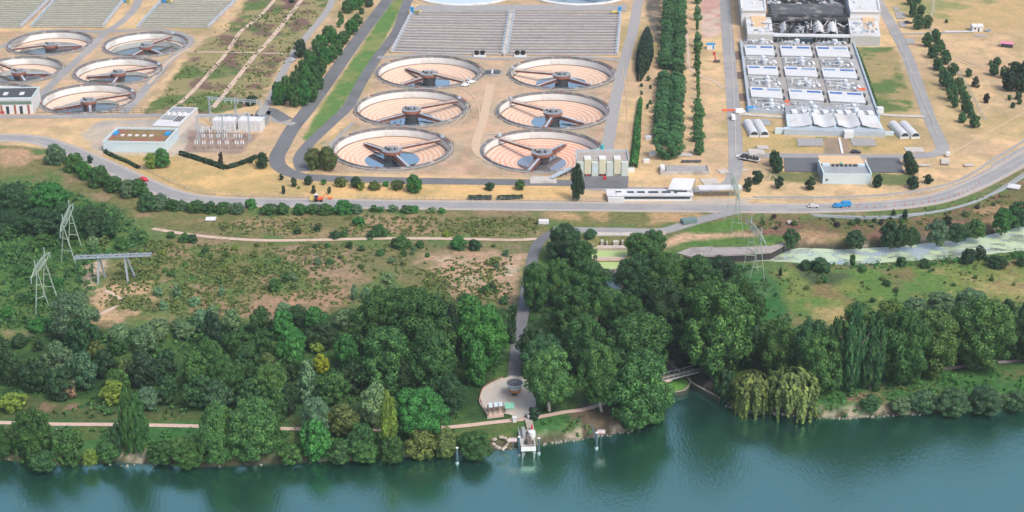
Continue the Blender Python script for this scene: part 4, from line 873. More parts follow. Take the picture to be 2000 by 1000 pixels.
for r_, (pa, pb) in enumerate(bars):
    for c_, (u0, u1) in enumerate(cols):
        v0, v1 = vof(pa), vof(pb); o = Q((u0+u1)/2, v0)
        e = T('filter_module', f'white filter module with blue light strips, {rn[r_]} row, {cn_[c_]} column of the process terrace', 'filter module', (*o, TZ), group='white filter modules on the terrace')
        MB().prism(qp(u0, u1, v0, v1), TZ+.01, TZ+1.1).obj('wall', WHITE, e)
        MB().prism(qp(u0-.004, u1+.004, v0-.004, v1+.004), TZ+1.1, TZ+1.3).obj('roof', WMEM, e)
        du, dv = u1-u0, v1-v0
        for s0, s1 in ((.04, .4), (.55, .97)):
            MB().prism(qp(u0+du*s0, u0+du*s1, v0+dv*.72, v0+dv*.88), TZ+1.3, TZ+1.45).obj('blue_skylight', BLUE if (r_+c_+int(s0 > .1)) % 3 else mat('faded_blue_glazing', (.15, .28, .45), .3, .4, .6), e)
        for s in (.1, .85):
            w = MB(); w.prism(qp(u1+.006, u1+.024, v0+dv*(s-.09), v0+dv*(s+.09)), TZ+.12, TZ+1.3); w.obj('duct', DGREY, e)
for r_, (pa, pb) in enumerate(mach):
    for c_, (u0, u1) in enumerate(cols):
        v0, v1 = vof(pa), vof(pb); du, dv = u1-u0, v1-v0; o = Q((u0+u1)/2, v0); rr = random.Random(r_*7+c_)
        e = T('machinery_bay', f'bay of silver vessels, {ORD[r_]} row from the far end, {cn_[c_]} column of the terrace', 'machinery', (*o, TZ), group='machinery bays on the terrace')
        m = MB(); m.prism(qp(u0, u1, v0+dv*.1, v1-dv*.05), TZ+.01, TZ+.45); m.obj('plinth', GRAV, e)
        for k, (su, sv, rad, h) in enumerate(((.62, .35, 1.5, 2.7), (.6, .72, 1.2, 2.2), (.3, .3, .6, 1.9), (.82, .3, .8, 1.3), (.12, .6, .5, 1.6), (.45, .5, .5, 1.4))):
            p = Q(u0+du*(su+rr.uniform(-.03, .03)), v0+dv*sv); m = MB(); m.lathe([(rad, .45), (rad, h), (rad*.8, h+.25), (.01, h+.3)], 18, (p.x, p.y, TZ)); m.obj('vessel', SILV if k < 3 else WHITE, e)
        m = MB()
        for k in range(34):
            p = Q(u0+du*rr.uniform(.05, .95), v0+dv*rr.uniform(.1, .85)); m.box((p.x, p.y, TZ+.45), (rr.uniform(.3, 1.5), rr.uniform(.3, 1.2), rr.uniform(.3, 1.1)), mi=rr.choice((0, 0, 1, 2, 2)))
        for k in range(5):
            p, q2 = Q(u0+du*rr.uniform(.05, .5), v0+dv*rr.uniform(.2, .8)), Q(u0+du*rr.uniform(.5, .98), v0+dv*rr.uniform(.2, .8)); m.beam((p.x, p.y, TZ+1.5), (q2.x, p.y, TZ+1.5), .35, .35, rr.choice((0, 1)))
        m.each('pipe_unit', [GALV, WHITE, ROOFG], e)
        m = MB(); p = Q(u0+du*1.0, v0+dv*.3); m.beam((p.x, p.y, TZ+1.0), (p.x, p.y+5, TZ+1.0), 1.3, .3); m.obj('side_walkway', WHITE, e)
for i, (px, py, w, d) in enumerate(((1681, 176, 4.6, .8), (1537, 200, 2.2, .9), (1538, 209, 3, .8), (1557, 214, 1.4, 1.6), (1610, 143, 1.2, 2))):
    e = T('orange_barrier', ['wide orange barrier at the right edge of the terrace', 'orange barrier on the left service lane, upper one', 'orange barrier on the left service lane, lower one', 'small orange hoist near the lower left lane end', 'small orange hoist on the right service lane'][i], 'barrier', (*G(px, py, TZ), TZ+.1), world=False)
    MB().box((0, 0, 0), (w, d, 1.0), top=.85).obj('barrier_body', ORAN, e); MB().box((-w*.3, 0, 0), (w*.15, d*1.3, .25)).box((w*.3, 0, 0), (w*.15, d*1.3, .25)).obj('foot', REDP, e)
# wave roofed hall in front
Qh = quadmap([(1541, 258), (1722, 262), (1700, 218), (1535, 216)]); e = T('wave_roof_hall', 'white wave roofed hall with blue arched glazing at the foot of the terrace', 'building', (*Qh(.5, 0), 0))
MB().prism(qp(-.06, 1.02, -.13, -.001, Qh), -.2, 2.5).obj('front_block', GALV, e)
MB().prism(qp(-.02, 1.01, .001, .56, Qh), -.2, 2.8).obj('wall', PBLUE, e)
MB().prism(qp(-.02, 1.01, .56, 1, Qh), -.2, 2.7).obj('rear_deck', ROOFG, e)
segs = ((0.01, .24), (.27, .5), (.5, .52), (.52, .74), (.77, .985))
def wave(u0, u1, amp, name_e, phase):
    m = MB(); vs = []; n = 14
    for j, v in enumerate((.02, .5)):
        for i in range(n+1):
            f = i/n; u = u0+(u1-u0)*f; h = 3.6+amp*abs(math.sin(phase+f*math.pi*(1 if phase == 0 else 1)))**1.2; p = Qh(u, v); vs.append((p.x, p.y, h))
    top = len(vs); vs += [(x, y, z-.25) for x, y, z in vs]
    fs = []
    for i in range(n): fs += [(i, i+1, n+2+i, n+1+i), (top+i, top+n+1+i, top+n+2+i, top+i+1), (i, top+i, top+i+1, i+1), (n+1+i, n+2+i, top+n+2+i, top+n+1+i)]
    m.add(vs, fs); return m.obj('roof', WMEM, name_e, False)
for u0, u1, ph in ((.012, .245, math.pi/2), (.265, .365, 0), (.365, .49, 0), (.53, .64, 0), (.64, .745, 0), (.77, .985, 0)):
    pass
def roofstrip(u0, u1, hs):
    """one sail of the roof, its front edge rising to the given heights, glazed underneath"""
    n = 12; vs = []
    def hf(f):
        k = f*(len(hs)-1); i = min(int(k), len(hs)-2); t = k-i; t = t*t*(3-2*t); return 2.9+hs[i]*(1-t)+hs[i+1]*t
    for v in (-.02, .52):
        for i in range(n+1): p = Qh(u0+(u1-u0)*i/n, v); vs.append((p.x, p.y, hf(i/n)))
    t = len(vs); vs += [(x, y, z-.22) for x, y, z in vs]; fs = []
    for i in range(n): fs += [(i, i+1, n+2+i, n+1+i), (t+i, t+n+1+i, t+n+2+i, t+i+1), (i, t+i, t+i+1, i+1), (n+1+i, n+2+i, t+n+2+i, t+n+1+i)]
    fs += [(0, n+1, t+n+1, t), (n, t+n, t+2*n+1, 2*n+1)]
    r = MB().add(vs, fs).obj('roof', WMEM, e); vs = []
    for i in range(n+1): p = Qh(u0+(u1-u0)*i/n, .0); vs += [(p.x, p.y, 2.8), (p.x, p.y, hf(i/n)-.2)]
    MB().add(vs, [(2*i, 2*i+2, 2*i+3, 2*i+1) for i in range(n)]).obj('arched_glazing', BLUE, r)
roofstrip(.012, .24, (0, .4, 1.4)); roofstrip(.265, .5, (1.5, .1, 1.3)) ; roofstrip(.525, .76, (1.3, .1, 1.5)); roofstrip(.785, .99, (1.5, .5, 0))
for u in (.25, .51, .77):
    m = MB(); p = Qh(u+.003, .3); m.lathe([(.9, 2.7), (.9, 5.0), (.5, 5.4), (.01, 5.5)], 12, (p.x, p.y+8, 0)); m.box((p.x, p.y-2, 3.2), (1.6, 9, .5)).box((p.x, p.y+2, 3.7), (1.0, 2, 1.0)); m.obj('roof_vent', GALV, e)
for u in (.08, .2, .33, .44, .6, .7, .84, .95): m = MB(); p = Qh(u, .66); m.box((p.x, p.y, 2.7), (2.6, 5, .7)); m.obj('rooflight', WHITE, e)
m = MB(); p = Qh(.62, -.06); m.box((p.x, p.y-3, 0), (4.2, 3.6, 3.0)); m.obj('porch', WHITE, e)
m = MB(); p = Qh(-.09, .0); m.box((p.x, p.y-2, 0), (6, 1.4, 2.6)).box((Qh(1.05, 0).x, Qh(1.05, 0).y-1, 0), (6, 1.2, 1.6)); m.each('wing_wall', PBLUE, e)
for k, (xs_, side) in enumerate((((1473, 1493), 'left'), ((1767, 1788), 'right'))):
    for j, x in enumerate(xs_):
        o = G(x, 268 if k == 0 else 271); e = T('vaulted_tank', f'white barrel vaulted store, {["left", "right"][j]} one of the pair {side} of the wave roofed hall', 'store', (*o, 0), R(3 if k == 0 else 6), world=False, group='white barrel vaulted stores')
        w = 2.1; L = 17; n = 12; vs = []; P = [(w*math.cos(math.pi*i/n), 1.1+w*.75*math.sin(math.pi*i/n)) for i in range(n+1)]
        for y in (0, L): vs += [(a_, y, z) for a_, z in P]
        fs = [(i, i+n+1, i+n+2, i+1) for i in range(n)]+[tuple(range(n, -1, -1)), tuple(range(n+1, 2*n+2))]
        MB().add(vs, fs).obj('vault_roof', WMEM, e); MB().box((0, L/2, 0), (2*w-.05, L-.1, 1.1)).obj('wall', WHITE, e)
        vs = [(a_*.8, -.06, z) for a_, z in P]; MB().add(vs, [tuple(range(n, -1, -1))]).obj('arched_door', GLASS, e)
        m = MB()
        for y in (4, 8.5, 13): m.add([(a_*1.03, y+s, z+.04) for s in (0, .25) for a_, z in P], [(i, i+n+1, i+n+2, i+1) for i in range(n)])
        m.obj('rib', GALV, e)
slab('white_hut', 'small white hut at the right end of the terrace', 'hut', 1718, 222, (3, 3, 2.6), 0, WHITE)
slab('vehicle_shelter', 'grey flat slab behind the left pair of vaulted stores', 'slab', 1480, 239, (11, 8, .1), 0, ROOFG, -.4)
# burnt process hall at the top
Q2 = quadmap([(1459, 87), (1722, 91), (1700, -40), (1444, -40)])
def v2(py, z=0): y0, y1 = G(1459, 87)[1], G(1444, -40)[1]; return (G(1500, py, z)[1]-y0)/(y1-y0)
e = T('burnt_process_hall', 'large burnt out hall with white wings and charred open middle at the top edge', 'building', (*Q2(.5, 0), 0)); HB = 5.4
for u0, u1 in ((0, .19), (.765, .985)): MB().prism(qp(u0, u1, 0, v2(33, HB), Q2), 0, HB).obj('wall', mat('ribbed_panel', (.42, .42, .4), .8, .1, .6), e)
MB().prism(qp(.19, .765, .0, .985, Q2), 0, 1.6).obj('burnt_floor', CHAR, e)
MB().prism(qp(.191, .764, .006, .02, Q2), 1.6, 4.4).obj('charred_wall', CHAR, e)
m = MB(); m.prism(qp(.191, .764, -.004, .022, Q2), 4.7, HB+.1); m.obj('front_beam', WMEM, e)
vb = v2(33, HB)
m = MB(); m.prism(qp(.191, .764, vb-.035, vb, Q2), 4.6, HB+.4); m.obj('cross_beam', CHAR, e)
for u0, u1 in ((0, .19), (.765, .985)):
    m = MB(); m.prism(qp(u0, u1, .0, vb-.04, Q2), HB, HB+.3); m.obj('roof', WMEM, e)
m = MB(); m.prism(qp(.04, .15, .1, .26, Q2), HB+.3, HB+.5); m.prism(qp(.87, .96, .08, .26, Q2), HB+.3, HB+.5); m.each('gravel_patch', TANR, e)
HT = 8.6
for u0, u1, nm in ((-.03, .15, 0), (.78, 1.0, 1)):
    MB().prism(qp(u0, u1, vb, .985, Q2), 0, HT).obj('tower_wall', WHITE, e); m = MB(); m.prism(qp(u0, u1, vb-.004, .985, Q2), HT, HT+.3); m.obj('tower_roof', WMEM, e)
    m = MB(); m.prism(qp(u0-.004, u0+.008, vb, .98, Q2), HT+.3, HT+1); m.prism(qp(u1-.008, u1+.004, vb, .98, Q2), HT+.3, HT+1); m.prism(qp(u0, u1, vb-.006, vb+.012, Q2), HT+.3, HT+1); m.obj('parapet', WHITE, e)
m = MB(); m.prism(qp(.15, .78, vb, vb+.02, Q2), 0, 6.6); m.prism(qp(.15, .78, .93, .985, Q2), 0, 8); m.each('charred_beam', CHAR, e)
m = MB(); m.prism(qp(.2, .74, vb+.05, vb+.2, Q2), 1.6, 5.6); m.obj('scorched_roof', mat('scorched_roof', (.07, .075, .085), .8, .6, .4, stain=(.2, .19, .18)), e)
def arch(u0, u1, v0, v1, z0, h, mt, frac=1.0, tear=0):
    n = 12; vs = []; rr = random.Random(int(u0*999)); k = int(n*frac)
    for v in (v0, v1):
        for i in range(n+1):
            f = i/n; p = Q2(u0+(u1-u0)*f, v+rr.uniform(-tear, tear)); vs.append((p.x, p.y, z0+h*math.sin(math.pi*f)))
    t = len(vs); vs += [(x, y, z-.15) for x, y, z in vs]; fs = []
    for i in range(k): fs += [(i, i+1, n+2+i, n+1+i), (t+i, t+n+1+i, t+n+2+i, t+i+1), (i, t+i, t+i+1, i+1), (n+1+i, n+2+i, t+n+2+i, t+n+1+i)]
    return MB().add(vs, fs).obj('torn_roof_arch', mt, e)
for i, u in enumerate((.27, .335, .395, .455)): arch(u-.03, u+.03, vb+.34, .92, 5.2, 2.4, WMEM)
for i, u in enumerate((.56, .62, .68, .73)): arch(u-.03, u+.03, vb+.36, .9, 4.6, 1.8, WMEM if i % 2 else GALV, .6, .04)
for u0, u1, fr in ((.255, .33, .55), (.5, .58, 1), (.6, .68, 1), (.33, .42, .4), (.43, .49, .35)): arch(u0, u1, .07, .2, 3.0, 2.5, WMEM if u0 > .49 or u0 < .3 else CHAR, fr, .02)
rr = random.Random(12); m = MB()
for i in range(150):
    u, v = rr.uniform(.2, .75), rr.choice((rr.uniform(.06, .22), rr.uniform(vb+.22, .92))); p = Q2(u, v); q2 = Q2(min(.76, max(.195, u+rr.uniform(-.06, .06))), v+rr.uniform(-.04, .04))
    m.beam((p.x, p.y, rr.uniform(1.7, 4)), (q2.x, q2.y, rr.uniform(2, 6)), rr.uniform(.15, .5), mi=rr.choice((0, 1, 2, 2)))
for i in range(60):
    u, v = rr.uniform(.2, .74), rr.choice((rr.uniform(.05, .22), rr.uniform(vb+.24, .9))); p = Q2(u, v); m.box((p.x, p.y, 1.6), (rr.uniform(.8, 3.5), rr.uniform(.8, 3), rr.uniform(.5, 3.2)), rr.random()*3, rr.choice((0, 0, 1, 2)), rr.uniform(.6, 1))
ss_ = m.obj('collapsed_steelwork', [CHAR, GALV, WHITE], e); ss_['kind'] = 'stuff'
m = MB()
for i in range(95):
    s = rr.random(); u = rr.uniform(.01, .18) if s < .45 else rr.uniform(.78, .97); far = rr.random() < .45; v = rr.uniform(vb+.05, .9) if far else rr.uniform(.02, vb-.08); p = Q2(u, v); m.box((p.x, p.y, (HT if far else HB)+.3), (rr.uniform(.6, 2.2), rr.uniform(.6, 2), rr.uniform(.3, 1.3)), 0, rr.choice((0, 1, 1, 2)))
m.each('roof_unit', [GALV, WHITE, ROOFG], e)
m = MB(); m.prism(qp(.392, .483, -.02, -.001, Q2), 0, 4.4); m.obj('entrance_block', GLASS, e); MB().prism(qp(.42, .46, -.035, -.021, Q2), 0, 1.5).obj('entrance_sill', PBLUE, e)
m = MB()
for i in range(20): u = .195+i*.0287; m.prism(qp(u, u+.003, -.003, -.0005, Q2), 1.6, 4.5)
m.each('mullion', GREY, e)
# ---------------------------------------------------------------- pylons
def zat(px, py, y):
    v = (500-py)/F; t = y/(cP+v*sP); return ((px-1000)/F*t, y, H+(-sP+v*cP)*t)
def pylon(label, ff, fa, rf, ra, arm, TH=.3):
    f = [Vector((*G(*p), 0)) for p in ff]; r = [Vector((*G(*p), 0)) for p in rf]
    A_ = Vector(zat(*fa, (f[0].y+f[1].y)/2)); B_ = Vector(zat(*ra, (r[0].y+r[1].y)/2)); zz = (A_.z+B_.z)/2; A_.z = B_.z = zz
    o = (f[0]+f[1]+r[0]+r[1])/4; e = T('pylon', label, 'pylon', (o.x, o.y, 0), group='pale green portal pylons')
    for foot, ap in ((f, A_), (r, B_)):
        for p in foot: m = MB(); m.beam(p, ap, TH, TH); m.obj('leg', PYLON, e)
        for k in (.35, .65):
            a_, b_ = foot[0].lerp(ap, k), foot[1].lerp(ap, k); MB().beam(a_, b_, .2).obj('brace', PYLON, e)
    d = (A_-B_).normalized(); a0, a1 = B_-d*6.5, A_+d*6.5
    m = MB(); side = d.cross(Vector((0, 0, 1)))*.9
    for s in (-1, 1):
        m.beam(a0, B_+side*s, .2); m.beam(B_+side*s, A_+side*s, .22); m.beam(A_+side*s, a1, .2)
        up = Vector((0, 0, 1.5)); m.beam(a0, B_+side*s*.3+up, .16); m.beam(B_+side*s*.3+up, A_+side*s*.3+up, .18); m.beam(A_+side*s*.3+up, a1, .16)
    n = 12
    for i in range(n):
        p, q = B_.lerp(A_, i/n), B_.lerp(A_, (i+1)/n); m.beam(p+side, q-side, .12); m.beam(p-side, q+side*.3+up, .12)
    m.obj('crossarm', PYLON, e); m = MB()
    for i in range(5):
        p = a0.lerp(a1, i/4); m.beam(p, p-Vector((0, 0, 2.2)), .22)
        if i in (1, 3): m.beam(p+Vector((0, 0, 1.4)), p+Vector((0, 0, 4.2)), .25)
    m.obj('insulator_strings', GALV, e)
pylon('pale green lattice pylon in the scrub, farther of the left two', [(120, 512), (149, 519)], (123, 438), [(134, 484), (160, 484)], (137, 413), None)
pylon('pale green lattice pylon at the left, nearer one by the silver willow', [(70, 614), (97, 604)], (72, 531), [(84, 587), (114, 588)], (86, 504), None)
pylon('thin pale green pylon standing by the main road and canopy end', [(1425, 463), (1454, 468)], (1441, 376), [(1415, 434), (1444, 434)], (1431, 351), None, .17)
pylon('pale green lattice pylon straddling the right channel', [(1462, 553), (1493, 551)], (1485, 472), [(1451, 528), (1481, 530)], (1469, 434), None, .22)
# grey line terminal gantry
f1, f2 = Vector((*G(192, 553), 0)), Vector((*G(250, 551), 0)); t1, t2 = Vector(zat(192, 502, f1.y)), Vector(zat(243, 498, f2.y)); t1.z = t2.z = (t1.z+t2.z)/2
e = T('cable_gantry', 'blue grey gantry on two twin legs with long flat beam, right of the left pylons', 'gantry', f1)
for f_, t_ in ((f1, t1), (f2, t2)):
    for dx, dy in ((0, 0), (1.5, 4.5)): MB().beam(f_+Vector((dx, dy, 0)), t_+Vector((0, dy*.25, 0)), .6, .6).obj('leg', GALV, e)
d = (t2-t1).normalized(); a0, a1 = t1-d*8.5, t2+d*9.5; m = MB()
for dy in (-1.1, 1.1): m.beam(a0+Vector((0, dy, 0)), a1+Vector((0, dy, 0)), .35, .5)
for i in range(22): p, q = a0.lerp(a1, i/22), a0.lerp(a1, (i+1)/22); s = 1 if i % 2 else -1; m.beam(p+Vector((0, -1.1*s, .1)), q+Vector((0, 1.1*s, .1)), .22)
m.obj('beam', mat('blue_grey_steel', (.26, .32, .38), .6, .2, .5), e); m = MB()
for i in range(9): p = a0.lerp(a1, (i+.3)/9); m.box((p.x, p.y, p.z+.25), (1.3, 1.3, .3)); m.lathe([(.2, .5), (.2, 1.1), (.01, 1.2)], 8, (p.x, p.y, p.z))
m.obj('insulator_boxes', GREY, e)
# ---------------------------------------------------------------- river intake
ROADZ[0] += .004
pad = [(938, 778), (944, 762), (962, 750), (982, 741), (998, 735), (1018, 736), (1030, 744), (1040, 768), (1047, 785), (1046, 798), (1030, 812), (1012, 822), (998, 812), (978, 808), (958, 816), (944, 798)]
sheet('paved_pad', W(pad), ROADZ[0], mat('pad_paving', (.42, .39, .35), .9, .15, .3, stain=(.38, .36, .33)))
e = T('kerb_wall', 'curved pale kerb wall with red rail around the left side of the paved pad', 'wall', (*G(938, 778), 0)); pts = spline([G(*p) for p in pad[:4]][::-1]+[G(938, 790), G(950, 808), G(953, 818)], 6); m = MB()
for p, q in zip(pts, pts[1:]): m.beam((p.x, p.y, .3), (q.x, q.y, .3), .4, .7)
m.obj('kerb', STONE, e)
m = MB()
for p, q in zip(pts[::4], pts[4::4]): m.beam((p.x, p.y, 1.2), (q.x, q.y, 1.2), .1).beam((p.x, p.y, .5), (p.x, p.y, 1.2), .1)
m.obj('rail', BRICK, e)
e = T('intake_tower', 'round dark topped tower with grey drum and orange ring on the paved pad', 'tower', (*G(1005.5, 773), 0), world=False)
MB().cyl((0, 0, 0), .75, 1.8, 20).obj('stem', CHAR, e); MB().lathe([(.75, 1.6), (1.9, 1.9), (2.1, 2.5), (2.1, 2.7)], 32).obj('orange_ring', ORRUST, e)
MB().lathe([(1.95, 2.7), (2.05, 3.7), (2.6, 4.3), (2.7, 4.6), (2.5, 4.7)], 32).obj('drum', GALV, e); MB().lathe([(2.5, 4.6), (2.4, 4.8), (.01, 5.0)], 32).obj('roof', DGREY, e)
m = MB(); [m.beam((.2*math.cos(a_), .2*math.sin(a_), 5.06), (2.4*math.cos(a_), 2.4*math.sin(a_), 4.86), .08) for a_ in [k*math.pi/5 for k in range(10)]]; m.obj('roof_ribs', GREY, e)
MB().lathe([(1.9, 0), (1.9, .12), (.8, .12)], 24).obj('base_ring', ROOFG, e)
e = T('pump_shelter', 'white open shelter with timber posts and glazed roof at the front of the paved pad', 'shelter', (*G(954, 817), 0)); q = quadmap([(954, 818), (984, 814), (983, 800), (952, 803)])
m = MB(); m.prism([q(0, 0)[:], q(1, 0)[:], q(1, .3)[:], q(0, .3)[:]], 0, 1.2); m.prism([q(0, .85)[:], q(1, .85)[:], q(1, 1)[:], q(0, 1)[:]], 0, 2.3); m.obj('wall', PATH, e)
MB().prism([q(0, .3)[:], q(1, .3)[:], q(1, .84)[:], q(0, .84)[:]], 0, .35).obj('floor', CONC, e)
for u in (.03, .33, .65, .97):
    m = MB(); m.beam((*q(u, .1)[:], 0), (*q(u, .1)[:], 2.7), .3).beam((*q(u, .8)[:], 0), (*q(u, .8)[:], 2.7), .3).beam((*q(u, .1)[:], 2.8), (*q(u, .8)[:], 2.8), .25); m.obj('timber_post', WOODM, e)
for u in (.06, .4, .7): m = MB(); m.prism([q(u, .35)[:], q(u+.24, .35)[:], q(u+.24, .95)[:], q(u, .95)[:]], 2.9, 3.0); m.obj('glazed_panel', PBLUE, e)
e = T('mint_hut', 'small hut with flat mint green roof right of the white shelter', 'hut', (*G(995, 808), 0), world=False); MB().box((0, 1.5, 0), (2.4, 3, 1.9)).obj('wall', CONC, e); MB().box((0, 1.5, 1.9), (2.8, 3.6, .18)).obj('roof', MINT, e)
fq = quadmap([(1018, 875), (1046, 874), (1041, 838), (1012, 840)], .6)
e = T('intake_jetty', 'pale jetty with machinery, grey tank and brown pipes on blue steel piles', 'jetty', (*fq(.5, .5), ZW))
m = MB(); m.prism(qp(0, 1, 0, 1, fq), .1, .6); m.obj('deck', CONC, e); MB().prism(qp(-.02, 1.02, -.06, -.001, fq), -.2, .9).obj('fender', WHITE, e)
m = MB(); m.prism(qp(.2, .42, .5, .95, fq), .6, 2.0); m.obj('machine_house', ROOFG, e)
m = MB(); [m.prism(qp(u, u+.12, .1, .85, fq), .6, 1.3) for u in (.5, .68)]; m.obj('timber_pipe', WOODM, e)
m = MB(); m.lathe([(1.1, .6), (1.1, 2.4), (.01, 2.6)], 16, (*fq(.85, .6), 0)); m.obj('white_tank', WHITE, e)
m = MB(); m.prism(qp(.3, .45, .12, .35, fq), .6, 1.5); m.prism(qp(.72, .9, .1, .3, fq), .6, 1.2); m.obj('hatch', CHAR, e)
m = MB(); m.prism(qp(.86, .97, .85, .98, fq), .6, 2.2); m.obj('red_cabinet', REDP, e)
m = MB()
for u in (.0, 1.0): m.beam((*fq(u, 0), 1.6), (*fq(u, 1), 1.6), .08); [m.beam((*fq(u, k/5), .6), (*fq(u, k/5), 1.6), .07) for k in range(6)]
m.beam((*fq(0, 0), 1.6), (*fq(1, 0), 1.6), .08); m.obj('handrail', GALV, e)
for u in (.1, .9): MB().cyl((*fq(u, .02), -6), .28, 6.1, 12).obj('support_pile', GREY, e)
p0, p1 = fq(.85, 1), Vector(G(1032, 820)); MB().beam((p0.x, p0.y, .5), (p1.x, p1.y, .4), 2.2, .3).obj('gangway', CONC, e)
SB_ = mat('blue_steel', (.07, .12, .15), .5, .2, .5)
for i, (x, y, z) in enumerate(((1013.5, 889, 3.2), (1023, 887, -.4), (1043, 885, -.3), (1052, 886, 2.2), (893, 905, 2.2), (1165, 876, 2.4))):
    o = (*G(x, y, ZW), ZW); e = T('mooring_pile', ['blue steel pile at the left corner of the jetty', 'short blue pile below the jetty front, left one', 'short blue pile below the jetty front, right one', 'blue steel pile at the right corner of the jetty', 'lone pile with white cap in the water left of the jetty', 'blue steel pile right of the jetty with slanting strut'][i], 'mooring pile', o, world=False)
    MB().cyl((0, 0, -3), .32, z+6, 14).obj('pile', SB_, e); MB().lathe([(.42, z+3), (.42, z+3.2), (.2, z+3.3), (.01, z+3.3)], 14).obj('cap', WHITE, e); MB().lathe([(.5, -.2), (.55, .5), (.42, .6)], 14).obj('collar', GALV, e)
    if i == 5: MB().beam((-1.2, 6.0, 4.5), (-.3, 0, 3), .4).obj('strut', SB_, e)
for i, (x, y) in enumerate(((1002, 858), (1174, 842))):
    z = 1.6; e = T('navigation_sign', ['pale pink and white board left of the jetty', 'pale pink and white board beside the pile with slanting strut'][i], 'sign', (*G(x, y+14), -1)); o = e.location
    MB().box((o.x, o.y, z), (2.3, .12, 1.3)).obj('board', WHITE, e); MB().box((o.x, o.y-.08, z+.12), (2.1, .04, .3)).box((o.x, o.y-.08, z+.9), (2.1, .04, .25)).obj('stripes', PINK, e); MB().beam((o.x, o.y+.12, -3.5), (o.x, o.y+.12, z+1), .2).obj('post', SB_, e)
for i, (x, y) in enumerate(((1005, 824), (1035, 821))):
    e = T('gate_pillar', ['white pillar left of the jetty gangway', 'white pillar right of the jetty gangway'][i], 'pillar', (*G(x, y), 0), world=False); MB().box((0, 0, 0), (1.0, .8, 1.5)).obj('pillar', WHITE, e); MB().box((0, 0, 1.5), (1.5, 1, .2)).obj('cap', WHITE, e)
e = T('manhole_ring', 'broken pale stone ring with green centre on the bank left of the jetty', 'ring', (*G(978, 864), -.3), world=False)
m = MB(); rr = random.Random(2)
for k in range(14): a_ = k*2*math.pi/14; m.box((2.1*math.cos(a_)+rr.uniform(-.3, .3), 3.4*math.sin(a_)+rr.uniform(-.5, .5), 0), (rr.uniform(.6, 1.1), rr.uniform(.5, 1), .5), a_, top=.7)
m.obj('stones', STONE, e)
# footbridge, weir basin and quay walls
DKW = mat('slimy_dark_wall', (.035, .035, .03), .8, .4, .5)
def wallstrip(name, label, cat, px, z0, z1, w, m, z=0):
    pts = spline([G(*p, z) for p in px], 5); e = T(name, label, cat, (pts[0].x, pts[0].y, 0)); b = MB(); vs = []; n = len(pts)
    for i, p in enumerate(pts):
        d = (pts[min(i+1, n-1)]-pts[max(i-1, 0)]).normalized(); q = Vector((-d.y, d.x))*w/2
        for s, zz in ((-1, z0), (1, z0), (1, z1), (-1, z1)): vs.append((p.x+q.x*s, p.y+q.y*s, zz))
    fs = [(3, 2, 1, 0), (4*n-4, 4*n-3, 4*n-2, 4*n-1)]
    for i in range(n-1):
        for k in range(4): fs.append((4*i+k, 4*i+(k+1) % 4, 4*i+4+(k+1) % 4, 4*i+4+k))
    b.add(vs, fs).obj('wall', m, e); b2 = MB(); b2.add([(x, y, z1+.001 if zz == z0 else z1+.16) for (x, y, zz) in vs], fs); b2.obj('coping', mat('mossy_stone', (.27, .24, .19), .95, .35, .6), e); return e
wallstrip('basin_wall', 'curved pale stone wall holding the green weed beneath the footbridge', 'wall', [(1300, 768), (1322, 765), (1338, 761), (1346, 751), (1348, 742), (1338, 733)], -5, -1.6, .6, DKW, -1.6)
wallstrip('quay_wall', 'straight pale stone wall slanting down to the river right of the footbridge', 'wall', [(1333, 727), (1350, 746), (1378, 762), (1407, 777)], -6, -1.4, .7, DKW, -1.4)
wallstrip('quay_wall', 'pale stone wall above the footbridge under the trees', 'wall', [(1290, 690), (1312, 710), (1332, 726)], -6, -.6, .9, RIM)
sheet('weed_surface', W([(1300, 745), (1316, 741), (1336, 737), (1345, 742), (1344, 751), (1337, 759), (1322, 763), (1300, 766)], -1.9), -1.9, mat('water_weed', (.1, .26, .04), .8, .3, .6))
a_, b_ = Vector(G(1290, 742)), Vector(G(1360, 724)); e = T('footbridge', 'weathered grey timber footbridge over the dark inlet', 'bridge', (a_.x, a_.y, 0))
d = (b_-a_).normalized(); nn = Vector((-d.y, d.x)); L = (b_-a_).length; m = MB()
for i in range(int(L/.5)): p = a_+d*(i*.5+.25); m.beam((*(p-nn*1.4), .35), (*(p+nn*1.4), .35), .44, .12)
m.obj('deck_planks', WOODM, e); m = MB()
for s in (-1.35, 1.35): m.beam((*(a_+nn*s), 1.35), (*(b_+nn*s), 1.35), .12); m.beam((*(a_+nn*s), .1), (*(b_+nn*s), .1), .3, .4); [m.beam((*(a_+nn*s+d*k*2), .2), (*(a_+nn*s+d*k*2), 1.35), .1) for k in range(int(L/2))]
m.obj('railing', GALV, e)
qtop = [(1321, 495.4), (1349, 484.5), (1392, 482.5), (1394, 484.5), (1450, 483.5), (1508, 481), (1531, 474.6)]; qlow = [(1533, 478.5), (1505, 492.8), (1450, 497), (1396, 499.3), (1349, 502), (1334, 498)]
e = T('channel_quay', 'long ribbed grey concrete quay with dark face above the channel', 'quay', (*G(1400, 499), 0))
QC = mat('quay_concrete', (.3, .27, .26), .9, .25, .3, stain=(.22, .2, .19))
MB().prism(W(qtop+qlow), -.4, .25).obj('apron', QC, e)
low = [Vector(p) for p in W(qlow)]; m = MB()
m.prism([p[:] for p in low]+[(p+Vector((0, 1.2)))[:] for p in low[::-1]], -6, -.41); m.obj('retaining_wall', mat('wet_dark_concrete', (.02, .02, .024), .7, .3, .5), e); m = MB()
tp = [Vector(p) for p in W(qtop)]
